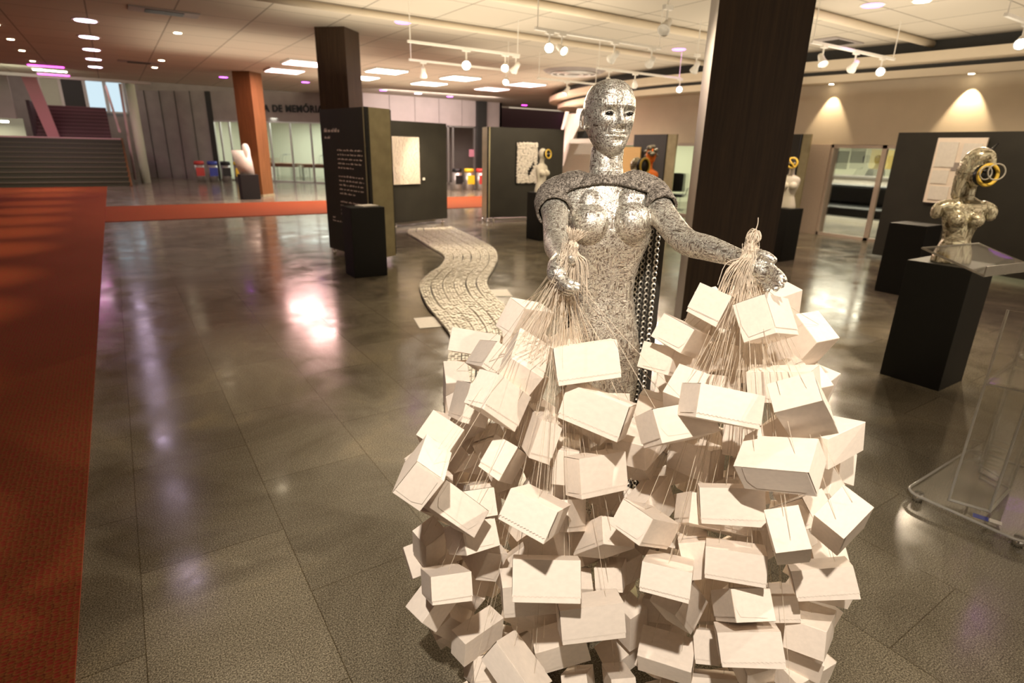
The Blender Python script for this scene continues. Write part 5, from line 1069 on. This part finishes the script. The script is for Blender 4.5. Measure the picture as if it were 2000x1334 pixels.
ROWS = [('L',0.914,1.294,1.233,0.581,0.786,0.207,-0.029,0.15,0.092,0.063),('L',0.813,1.152,1.168,0.905,0.167,0.219,-0.325,0.096,0.162,0.076),('L',0.935,1.293,1.036,0.709,0.647,-0.033,-0.279,0.06,0.079,0.16),('L',0.904,1.014,1.196,0.783,0.56,-0.215,-0.166,0.155,0.092,0.077),('L',0.96,1.132,1.163,0.937,-0.077,-0.232,-0.249,0.077,0.167,0.098),('L',0.696,1.092,1.11,0.713,0.607,0.314,-0.159,0.146,0.091,0.065),('L',0.823,1.324,1.113,0.722,0.585,0.13,-0.347,0.089,0.082,0.17),('L',0.706,1.247,1.038,0.778,0.579,0.025,-0.24,0.068,0.103,0.167),('L',0.842,1.118,0.971,0.708,0.658,-0.009,-0.256,0.06,0.104,0.156),('L',0.91,0.965,1.08,0.657,0.536,-0.263,-0.46,0.161,0.091,0.079),('L',1.015,0.8,1.088,0.575,0.231,-0.683,-0.385,0.091,0.077,0.155),('R',1.247,0.906,1.318,0.603,0.523,-0.266,-0.541,0.085,0.078,0.161),('R',1.27,0.776,1.314,0.864,0.476,0.158,0.036,0.171,0.095,0.078),('R',1.44,1.177,1.119,0.682,0.613,-0.253,-0.308,0.061,0.082,0.171),('R',1.186,0.956,1.235,0.602,0.761,0.238,-0.042,0.156,0.069,0.092),('R',1.198,0.997,1.149,0.712,0.673,0.193,-0.054,0.163,0.073,0.096),('R',1.437,0.912,1.201,0.666,0.577,-0.383,-0.277,0.055,0.104,0.165),('R',1.313,0.942,1.035,0.857,0.293,-0.129,-0.404,0.165,0.102,0.081),('R',1.05,0.718,1.16,0.789,0.554,-0.046,-0.261,0.153,0.074,0.09),('R',1.283,0.71,1.167,0.649,0.482,-0.468,-0.357,0.144,0.075,0.095),('R',1.18,0.6,1.171,0.472,0.718,-0.512,-0.006,0.094,0.151,0.071),('R',1.35,0.791,0.948,0.695,0.42,-0.381,-0.441,0.151,0.087,0.103),('R',1.261,0.914,0.867,0.563,0.426,-0.504,-0.497,0.145,0.092,0.068),('R',1.155,0.89,1.079,0.356,0.739,-0.479,-0.313,0.08,0.165,0.096),('R',1.256,0.667,1.016,0.495,0.756,-0.407,0.13,0.115,0.17,0.08),('L',0.768,1.308,0.671,0.853,0.504,-0.047,-0.127,0.09,0.103,0.185),('L',0.742,1.129,0.907,0.736,0.439,-0.106,-0.504,0.066,0.091,0.158),('L',0.922,0.965,0.897,0.82,0.569,0.025,-0.059,0.15,0.1,0.07),('L',0.685,0.903,0.904,0.715,0.491,-0.163,-0.47,0.113,0.072,0.169),('L',0.853,1.018,0.763,0.78,0.515,0.353,0.036,0.165,0.079,0.097),('L',0.718,1.205,0.574,0.561,0.346,-0.414,-0.627,0.156,0.089,0.07),('L',0.624,1.358,0.539,0.382,0.688,-0.388,-0.48,0.065,0.157,0.076),('L',0.55,1.105,0.612,0.861,0.488,-0.038,-0.137,0.102,0.066,0.165),('L',0.728,0.907,0.691,0.833,0.464,-0.157,-0.258,0.163,0.097,0.079),('L',0.851,0.869,0.541,0.778,0.58,-0.175,-0.164,0.165,0.091,0.075),('L',0.774,1.025,0.544,0.707,0.669,-0.177,-0.147,0.165,0.098,0.078),('L',0.685,1.169,0.307,0.686,0.723,0.067,0.055,0.147,0.09,0.064),('L',0.7,1.168,0.178,0.889,0.425,-0.027,-0.166,0.082,0.076,0.162),('L',0.708,0.996,0.326,0.949,0.191,0.21,0.138,0.097,0.154,0.078),('L',0.875,1.004,0.31,0.667,0.694,-0.266,-0.056,0.148,0.098,0.078),('L',0.958,1.002,0.115,0.854,0.362,-0.26,-0.268,0.078,0.07,0.162),('L',1.038,0.91,0.147,0.854,0.451,-0.15,-0.212,0.072,0.078,0.158),('L',1.047,0.993,0.496,0.804,0.439,-0.276,-0.291,0.077,0.066,0.164),('L',0.548,1.065,0.875,0.72,0.167,-0.331,-0.586,0.09,0.071,0.154),('L',0.641,1.128,0.708,0.618,0.266,-0.642,-0.366,0.16,0.073,0.094),('L',0.659,1.165,0.777,0.593,0.241,-0.653,-0.405,0.171,0.072,0.099),('R',1.114,0.937,0.746,0.814,0.547,0.12,0.156,0.175,0.097,0.071),('R',1.128,0.7,0.885,0.781,0.485,-0.267,-0.29,0.146,0.085,0.072),('R',1.431,0.696,0.683,0.779,0.346,-0.406,-0.33,0.11,0.077,0.181),('R',1.237,0.496,0.919,0.21,0.7,-0.564,-0.385,0.069,0.163,0.093),('R',1.1,1.056,0.582,0.799,0.535,0.249,0.12,0.156,0.091,0.063),('R',1.11,0.652,0.755,0.744,0.495,-0.291,-0.343,0.136,0.074,0.092),('R',0.974,0.738,0.715,0.762,0.459,-0.251,-0.382,0.113,0.067,0.168),('R',1.316,0.538,0.693,0.792,0.44,-0.341,-0.25,0.138,0.072,0.095),('R',1.288,0.648,0.544,0.774,0.482,-0.319,-0.257,0.149,0.069,0.094),('R',1.145,0.634,0.619,0.529,0.079,-0.719,-0.443,0.162,0.073,0.095),('R',1.13,0.591,0.54,0.817,0.433,-0.272,-0.268,0.145,0.078,0.095),('R',1.244,0.765,0.319,0.817,0.346,-0.302,-0.35,0.064,0.088,0.162),('R',1.136,0.827,0.284,0.872,0.102,-0.092,-0.469,0.153,0.098,0.078),('R',1.146,0.989,0.268,0.688,0.722,-0.059,0.041,0.069,0.151,0.079),('R',1.102,0.787,0.531,0.673,0.594,0.361,-0.253,0.168,0.1,0.078),('R',1.166,0.766,0.799,0.561,0.085,-0.621,-0.541,0.098,0.076,0.166),('R',1.149,0.793,0.681,0.896,-0.189,-0.083,-0.392,0.075,0.168,0.099),('R',1.301,0.615,0.846,0.909,0.38,0.166,0.035,0.166,0.069,0.097),('R',1.225,0.728,0.201,0.821,0.402,-0.259,-0.312,0.151,0.068,0.096),('R',1.2,0.61,0.414,0.581,0.762,-0.286,-0.026,0.073,0.167,0.098),('R',1.108,0.589,1.057,0.759,0.585,-0.064,0.277,0.093,0.074,0.153),('R',1.418,0.76,1.125,0.871,-0.212,-0.192,-0.399,0.075,0.177,0.103),('R',1.127,0.55,0.888,0.433,0.797,-0.421,-0.011,0.07,0.154,0.09),('R',0.974,0.825,0.806,0.66,0.697,0.241,-0.143,0.162,0.072,0.092),('L',0.472,1.049,1.002,0.842,0.248,0.199,0.437,0.155,0.072,0.09),('L',0.798,1.247,0.841,0.913,-0.076,-0.214,-0.337,0.068,0.096,0.165),('L',0.967,0.964,0.676,0.691,0.117,-0.583,-0.411,0.168,0.073,0.097),('L',0.936,1.098,0.87,0.926,-0.097,0.03,-0.362,0.071,0.165,0.097),('R',1.36,1.027,1.097,0.886,0.456,0.078,-0.033,0.104,0.08,0.177),('R',1.314,0.774,0.806,0.854,-0.014,-0.152,-0.497,0.073,0.098,0.166),('R',1.258,0.93,0.592,0.773,0.558,0.296,-0.06,0.175,0.075,0.103),('R',1.447,0.658,0.99,0.995,-0.1,-0.012,0.003,0.172,0.101,0.081),('L',0.918,1.285,0.581,0.871,0.334,0.196,0.302,0.153,0.09,0.072),('L',1.138,1.08,0.68,0.868,-0.219,0.168,-0.414,0.165,0.097,0.078),('L',1.144,1.016,0.91,0.984,-0.046,-0.07,0.157,0.17,0.1,0.08),('L',0.965,1.184,0.411,0.907,-0.131,0.253,0.309,0.16,0.094,0.076),('R',1.624,0.737,0.823,0.539,-0.488,-0.243,0.642,0.158,0.093,0.075),('R',1.689,1.091,1.198,0.949,-0.187,0.216,-0.136,0.156,0.092,0.074),('R',1.124,0.806,0.117,0.883,-0.286,0.074,0.365,0.155,0.091,0.073),('L',0.794,1.564,0.478,0.9,-0.166,0.362,0.178,0.171,0.1,0.081),('R',1.584,1.181,1.176,0.234,-0.765,-0.066,0.596,0.169,0.1,0.08),('L',1.181,1.082,0.432,0.783,-0.197,-0.02,0.589,0.155,0.091,0.073),('R',1.668,0.957,1.046,0.903,0.221,-0.092,0.357,0.155,0.091,0.073),('R',1.37,1.06,0.828,0.769,-0.106,0.046,0.629,0.162,0.095,0.077),('L',1.122,1.164,0.146,0.84,-0.269,0.365,0.296,0.162,0.095,0.077),('R',1.427,0.813,0.548,0.181,-0.5,0.265,-0.804,0.167,0.098,0.079),('L',1.306,1.088,0.501,0.536,0.2,0.623,-0.534,0.168,0.099,0.079),('L',1.221,1.188,0.543,0.323,-0.066,0.508,-0.796,0.167,0.098,0.079),('R',1.573,0.649,0.175,0.972,-0.042,0.174,-0.151,0.169,0.099,0.08),('R',1.564,0.923,0.415,0.341,0.095,0.861,0.365,0.154,0.091,0.073),('R',1.557,0.66,0.374,0.769,0.108,0.061,-0.627,0.164,0.096,0.077),('L',0.994,1.427,1.127,0.306,0.605,0.058,-0.733,0.157,0.092,0.074),('R',1.353,0.752,0.431,0.225,0.694,0.561,-0.391,0.16,0.094,0.076),('L',0.901,1.42,0.656,0.883,0.163,0.097,-0.43,0.156,0.092,0.074),('R',1.529,1.063,0.924,0.9,-0.323,-0.242,-0.168,0.159,0.093,0.075),('R',1.443,0.878,0.727,0.837,-0.151,0.149,0.505,0.172,0.101,0.081),('L',0.911,1.571,1.078,0.923,-0.165,0.119,-0.328,0.164,0.096,0.078),('R',1.565,0.902,0.131,0.301,0.553,0.658,-0.413,0.157,0.092,0.074),('R',1.504,0.605,0.58,0.928,0.072,-0.059,0.361,0.163,0.096,0.077),('L',0.915,1.444,0.928,0.665,0.361,-0.246,-0.606,0.172,0.101,0.081),('R',1.46,0.82,0.322,0.975,-0.151,-0.144,-0.077,0.162,0.095,0.077),('R',1.461,1.188,0.931,0.447,-0.217,0.868,0.033,0.164,0.096,0.077),('L',1.127,1.304,0.68,0.799,0.101,-0.267,-0.528,0.152,0.089,0.072),('R',1.603,0.853,0.873,0.531,0.021,-0.345,-0.774,0.158,0.093,0.075),('L',1.342,1.037,0.135,0.865,0.048,0.055,-0.496,0.159,0.094,0.075),('L',0.753,1.021,0.107,0.748,0.257,-0.067,0.608,0.157,0.092,0.074),('L',1.054,1.194,0.896,0.641,-0.078,0.058,0.762,0.158,0.093,0.075),('R',1.522,1.123,0.604,0.877,0.159,0.191,0.412,0.152,0.089,0.072),('L',0.975,1.195,0.117,0.452,0.23,-0.224,-0.832,0.168,0.099,0.079),('L',1.268,0.952,0.321,0.205,-0.058,-0.182,-0.96,0.157,0.092,0.074),('L',0.718,1.362,0.203,0.458,0.241,-0.212,-0.829,0.16,0.094,0.075),('L',1.236,1.147,0.276,0.181,-0.122,0.023,-0.976,0.159,0.094,0.075),('R',1.406,1.042,0.388,0.455,-0.097,0.211,0.86,0.168,0.099,0.08),('L',1.018,1.447,0.763,0.052,-0.873,0.038,0.483,0.161,0.094,0.076),('L',0.747,1.305,0.397,0.886,0.253,-0.003,0.388,0.168,0.099,0.08),('R',1.273,0.962,0.441,0.951,0.018,0.157,0.266,0.158,0.093,0.075),('R',1.367,0.681,0.279,0.939,-0.296,0.178,-0.008,0.153,0.09,0.073),('L',1.285,1.071,0.947,0.463,0.111,0.044,0.878,0.156,0.092,0.074),('L',1.093,1.312,0.517,0.384,0.239,0.226,-0.863,0.168,0.099,0.08),('L',0.928,1.144,0.753,0.529,-0.717,0.454,0.007,0.152,0.09,0.072),('L',0.777,1.494,0.376,0.332,-0.089,0.065,0.937,0.172,0.101,0.081),('R',1.573,0.842,1.179,0.631,0.11,-0.715,-0.281,0.173,0.102,0.082),('L',0.763,1.503,0.618,0.249,0.368,0.08,-0.892,0.16,0.094,0.076),('R',1.533,1.095,0.785,0.093,0.186,0.049,0.977,0.162,0.095,0.077),('R',1.637,0.912,0.732,0.649,-0.031,0.421,-0.633,0.157,0.092,0.074),('R',1.455,1.036,0.542,0.859,-0.333,0.322,0.219,0.169,0.099,0.08),('R',1.406,0.572,0.312,0.063,-0.035,-0.056,0.996,0.153,0.09,0.072),('L',0.716,1.374,0.857,0.8,0.013,0.297,-0.521,0.164,0.096,0.078),('R',1.343,0.605,0.161,0.537,-0.599,0.294,0.515,0.159,0.094,0.075),('R',1.572,0.909,0.576,0.343,0.666,0.055,-0.66,0.157,0.092,0.074),('L',1.036,1.393,0.887,0.724,0.228,0.244,0.604,0.156,0.092,0.074),('L',1.227,0.916,0.183,0.364,0.245,0.593,-0.674,0.169,0.099,0.08),('L',0.914,1.265,0.222,0.813,-0.224,0.047,0.536,0.167,0.098,0.079),('L',0.663,1.424,0.438,0.914,0.391,-0.103,-0.042,0.169,0.1,0.08),('L',0.883,1.431,0.47,0.784,0.111,-0.215,0.572,0.152,0.089,0.072),('L',1.022,1.21,0.673,0.891,0.148,0.365,0.228,0.167,0.098,0.079),('L',0.671,1.311,0.303,0.76,0.334,0.158,0.535,0.17,0.1,0.08),('R',1.439,0.855,0.877,0.368,0.597,-0.198,-0.685,0.162,0.095,0.077),('R',1.325,1.077,0.734,0.988,0.017,-0.052,-0.147,0.17,0.1,0.08),('R',1.452,0.656,0.091,0.839,-0.303,0.16,-0.424,0.154,0.09,0.073),('L',1.069,1.287,0.285,0.877,0.3,0.086,-0.365,0.162,0.095,0.076),('L',0.908,1.461,0.237,0.501,-0.235,0.814,0.175,0.157,0.092,0.074),('R',1.665,0.721,0.467,0.079,-0.432,0.222,0.871,0.157,0.092,0.074),('R',1.581,0.808,1.032,0.389,-0.391,-0.34,-0.761,0.159,0.093,0.075),('R',1.404,1.082,0.236,0.279,0.146,0.118,-0.942,0.166,0.098,0.079),('L',0.981,1.378,0.411,0.595,0.35,0.036,-0.722,0.157,0.092,0.074),('L',0.592,1.08,0.12,0.713,0,-0.1,0.694,0.158,0.093,0.074),('L',1.158,1.223,0.777,0.17,0.159,0.257,-0.938,0.164,0.096,0.078),('R',1.608,0.75,0.684,0.914,0.389,0.052,0.106,0.163,0.096,0.077),('L',0.865,1.145,0.318,0.834,-0.416,0.336,-0.134,0.157,0.092,0.074),('L',1.03,1.138,0.531,0.165,-0.654,0.635,0.377,0.16,0.094,0.076),('R',1.38,0.593,0.381,0.556,-0.027,-0.05,0.829,0.157,0.092,0.074),('R',1.289,0.718,0.106,0.853,-0.052,-0.002,0.52,0.17,0.1,0.081),('R',1.526,1.035,1.222,0.5,0.259,0.725,-0.396,0.167,0.098,0.079),('R',1.578,1.066,1.074,0.781,0.238,-0.218,0.535,0.159,0.094,0.075),('L',0.816,1.551,0.792,0.952,-0.089,0.171,-0.24,0.158,0.093,0.075),('L',1.098,1.493,1.082,0.927,0.128,0.352,-0.003,0.156,0.091,0.074),('R',1.496,0.96,0.205,0.509,0.058,0.519,-0.684,0.152,0.09,0.072),('L',1.012,1.108,0.996,0.617,-0.001,-0.233,0.752,0.167,0.098,0.079),('R',1.562,0.762,0.103,0.159,-0.086,0.194,-0.964,0.155,0.091,0.073),('R',1.575,0.761,0.281,0.898,-0.11,-0.052,0.423,0.164,0.096,0.078),('L',0.716,1.482,0.09,0.686,0.171,-0.024,-0.707,0.154,0.09,0.073),('L',1.205,1.192,0.891,0.905,0.028,-0.151,0.398,0.156,0.092,0.074),('L',0.595,1.254,0.43,0.307,-0.078,0.949,-0.004,0.152,0.089,0.072),('L',0.835,1.171,0.506,0.387,-0.317,0.268,0.823,0.162,0.095,0.076),('R',1.462,1.143,0.708,0.21,0.139,0.106,0.962,0.152,0.089,0.072),('R',1.555,0.906,0.289,0.01,0.135,0.164,0.977,0.169,0.099,0.08),('L',0.817,1.421,0.764,0.264,0.071,-0.218,0.937,0.168,0.099,0.079),('L',0.587,1.275,0.821,0.757,-0.02,0.075,0.649,0.157,0.092,0.074),('R',1.376,0.563,0.482,0.974,-0.089,0.129,0.163,0.167,0.098,0.079),('L',1.12,1.366,0.422,0.341,-0.13,-0.116,0.924,0.158,0.093,0.074),('L',1.161,1.076,0.807,0.548,-0.277,-0.085,0.785,0.152,0.089,0.072),('L',0.899,1.308,0.848,0.593,0.035,0.188,0.782,0.155,0.091,0.073),('L',1.111,1.318,0.125,0.074,0.736,0.267,-0.617,0.156,0.092,0.074),('L',0.835,1.23,0.137,0.586,-0.129,0.162,0.783,0.152,0.089,0.072),('L',0.776,1.541,0.248,0.867,-0.224,0.057,-0.441,0.159,0.093,0.075),('R',1.219,0.5,0.322,0.692,-0.314,0.584,0.286,0.164,0.097,0.078),('L',1.045,1.526,0.978,0.855,0.406,-0.043,-0.319,0.152,0.09,0.072),('R',1.59,1.177,1.03,0.819,0.09,-0.09,0.56,0.155,0.091,0.073),('R',1.709,0.848,0.987,0.5,0.487,0.588,-0.408,0.169,0.099,0.08),('L',1.166,1.018,0.116,0.135,-0.301,-0.002,0.944,0.16,0.094,0.076),('L',0.849,1.054,0.634,0.869,-0.32,0.199,0.322,0.152,0.089,0.072),('R',1.618,0.788,0.572,0.909,0.019,-0.087,0.408,0.156,0.092,0.074),('L',0.767,1.377,0.942,0.52,0.208,-0.166,-0.812,0.154,0.09,0.073),('R',1.599,0.943,1.25,0.658,-0.46,0.448,0.393,0.155,0.091,0.073),('L',0.85,1.601,0.919,0.713,0.286,0.64,0.022,0.17,0.1,0.08),('L',0.727,1.592,0.633,0.648,0.431,0.492,-0.391,0.155,0.091,0.073),('L',0.624,1.262,0.948,0.828,0.082,0.405,0.38,0.167,0.098,0.079),('L',0.96,1.054,0.413,0.679,-0.298,0.565,0.361,0.158,0.093,0.075),('R',1.499,0.701,0.798,0.767,0.038,-0.326,-0.552,0.156,0.092,0.074),('L',1.005,1.339,0.74,0.476,-0.66,0.403,0.418,0.153,0.09,0.072)]
NA_ = 77
HAND = {3: "flat-on bright white carton right below the hand at left, covering the figure's hips", 9: 'white carton sloping down to the right directly under the flat-on one below the hips', 11: 'topmost white carton of the right bundle, left of the strings under the open hand', 12: 'small tilted white carton hanging apart right of the strings below the open hand', 18: 'bright wide white carton at the front of the upper right bundle, facing the viewer', 5: "white carton with shaded right side at the left edge of the left bundle's upper part", 0: 'white carton high on the left bundle, behind the fan of strings at its left', 19: 'wide level white carton at the right side of the upper right bundle', 20: 'white carton sticking out like a wing at the right edge of the right bundle', 53: 'white carton sticking out farthest right, low on the right bundle', 33: 'large level white carton facing the viewer, low in the middle of the left bundle', 27: 'bright white carton with left end visible, middle right of the left bundle', 56: 'level white carton with slanted lid, lowest big one of the right bundle', 28: 'long white carton sloping down right across the middle of the left bundle', 47: 'long level white carton in the middle of the right bundle, strings before it'}
info = []
TUFT = {}
for nm, K_, lab in (('L', KL, 'fan of pale strings knotted in a tuft over the wrist at picture left'), ('R', KR, 'fan of pale strings knotted in a tuft on the open hand at picture right')):
    TUFT[nm] = thing('string_bundle', lab, 'strings', tuple(K_))
for i, r in enumerate(ROWS):
    d = np.array(r[1:4])-CAMP; t_ = d@FW; info.append((1000+FPX*(d@RT)/t_, 667-FPX*(d@UP)/t_))
bund = {'L': 'left', 'R': 'right'}
rank = {}
for k in 'LR':
    ids = sorted([i for i in range(NA_) if ROWS[i][0] == k], key=lambda i: info[i][1])
    for a in range(0, len(ids), 5):
        row = sorted(ids[a:a+5], key=lambda i: info[i][0])
        for b2, i in enumerate(row): rank[i] = (a//5, b2, len(row))
ROWN = ['topmost', 'second', 'third', 'fourth', 'fifth', 'sixth', 'seventh', 'eighth', 'lowest', 'lowest']
CN = ['leftmost', 'second from left', 'middle', 'second from right', 'rightmost']
def tone(i):
    r = ROWS[i]; q = Quaternion(r[4:8]); x = q @ Vector((1, 0, 0)); a = math.degrees(math.asin(max(-1, min(1, x.z))))
    sx = Vector(RT.tolist()).dot(x)
    a = a if sx > 0 else -a
    return 'level' if abs(a) < 9 else ('tilted down right' if a < 0 else 'tilted up right') if abs(a) < 60 else 'standing on end'
for i, r in enumerate(ROWS):
    k, c, q, dm = r[0], np.array(r[1:4]), Quaternion(r[4:8]), r[8:11]
    if i < NA_:
        lab = HAND.get(i)
        if not lab:
            a, b2, L_ = rank[i]; lab = 'white carton, %s, %s in %s row of the %s bundle' % (tone(i), CN[b2] if L_ == 5 else CN[min(b2, 1)], ROWN[a], bund[k])
        grp = 'white cartons hanging in the %s bundle' % bund[k]
    else: lab = 'white carton tucked behind others, %s %s side of the %s bundle' % ('upper' if c[2] > .85 else 'middle' if c[2] > .45 else 'lower', ('left' if info[i][0] < {'L': 1060, 'R': 1455}[k] else 'right'), bund[k]); grp = 'hidden cartons inside the %s bundle' % bund[k]
    o = bpy.data.objects.new('carton', None); COL.objects.link(o); o.empty_display_size = .05
    o.rotation_mode = 'QUATERNION'; o.rotation_quaternion = q; o.location = c; T(o, lab, 'box', grp)
    flat = sorted(range(3), key=lambda a: -dm[a])
    # carton space: x longest, y middle, z thinnest; rotate the unit meshes to the measured sides
    perm = Matrix.Identity(3)
    def child(nm, me, extra=0.):
        ch = bpy.data.objects.new(nm, me); COL.objects.link(ch); ch.parent = o; ch.scale = (dm[0], dm[1], dm[2]); return ch
    child('shell', base_me[i % 3])
    if i < NA_:
        child('lid', lid_me)
        child('side_flap', tab_me[0]); child('side_flap', tab_me[1])
    # strings: from the carton up to the hand
    g = (GL if k == 'L' else GR); K_ = KL if k == 'L' else KR; Rm = q.to_matrix(); mI = Rm.inverted()
    up_l = mI @ Vector((0, 0, 1)); ax = max(range(3), key=lambda a: abs(up_l[a])); sgn = 1 if up_l[ax] > 0 else -1
    bm = B(); rr = random.Random(i*7+1)
    for e in ((-.28, .28) if i < NA_ else (0,)):
        loc = [0, 0, 0]; loc[ax] = sgn*dm[ax]*.53; oth = [a for a in range(3) if a != ax]; l_ = max(oth, key=lambda a: dm[a]); loc[l_] = e*dm[l_]
        p0 = c+np.array(Rm @ Vector(loc)); side = rr.uniform(-1, 1)
        gw = g+er*side*(.016 if k == 'L' else .022)+np.array([0, 0, rr.uniform(-.03, .015)])+ef*rr.uniform(-.012, .03)
        mid = p0*.5+gw*.5-np.array([0, 0, .012])*rr.uniform(0, 1)
        kk = K_+er*side*.008
        tube(bm, [p0-K_, mid-K_, gw-K_, kk-K_], .00062, 4, 2)
    obj('string', bm, 'string', TUFT[k])
# knots and tufts on the wrists
for nm, K_, lab, upv, sd in (('L', KL, 'knotted tuft of pale string tied over the wrist at picture left', np.array([.0, 0, 1.]), 1), ('R', KR, 'knotted tuft of pale string standing on the open hand at picture right', np.array([0, 0, 1.]), 2)):
    t = TUFT[nm]; rr = random.Random(sd)
    upd = np.array([0, 0, 1.])+er*(.25 if nm == 'L' else .12)
    upd /= np.linalg.norm(upd); X = basis(upd)
    bm = B(); tube(bm, [-upd*.016, upd*.0, upd*.014], [.010, .0135, .009], 14, 4, True); tube(bm, [X[0]*.013*math.cos(a)+X[1]*.012*math.sin(a)+upd*(.004*math.sin(a)) for a in np.linspace(0, 2*PI, 14)[:-1]], .005, 8, close=True); obj('knot', bm, 'string', t, True)
    bm = B()
    for q in range(90 if nm == 'L' else 70):
        a = rr.uniform(0, 2*PI); sp = rr.uniform(.1, 1); r1 = (.024 if nm == 'L' else .019)*sp; h = rr.uniform(.030, .045) if nm == 'L' else rr.uniform(.035, .048)
        dirv = X[0]*math.cos(a)+X[1]*math.sin(a)
        if nm == 'L': tube(bm, [upd*.008+dirv*.004, upd*h*.5+dirv*r1*.6, upd*h+dirv*r1*1.2], .0011, 4, 2)
        else: tube(bm, [upd*.008+dirv*.004, upd*h*.6+dirv*r1*1.05, upd*h+dirv*r1*.5, upd*h*.8-dirv*r1*.3], .0011, 4, 3)
    if nm == 'R': tube(bm, [upd*.04, upd*.06+er*.001, upd*.075-er*.002], .0013, 5, 3)
    obj('loose_ends', bm, 'string', t)
    bm = B()      # skein wrapped over the wrist
    for q in range(70 if nm == 'R' else 46):
        s_ = rr.uniform(-1, 1); dn = rr.uniform(.05, .16) if nm == 'R' else rr.uniform(.04, .10)
        w_ = .052 if nm == 'R' else .036
        p = [er*s_*.006, er*s_*w_*.55+ef*rr.uniform(.015, .03)-np.array([0, 0, .018]), er*(s_*w_-(.014 if nm == 'R' else 0))+ef*rr.uniform(.02, .04)-np.array([0, 0, dn*.6]), er*(s_*w_*1.25-(.016 if nm == 'R' else 0))+ef*rr.uniform(.01, .035)-np.array([0, 0, dn*1.5])]
        tube(bm, p, .0011, 4, 3)
    obj('hanging_skein', bm, 'string', t)
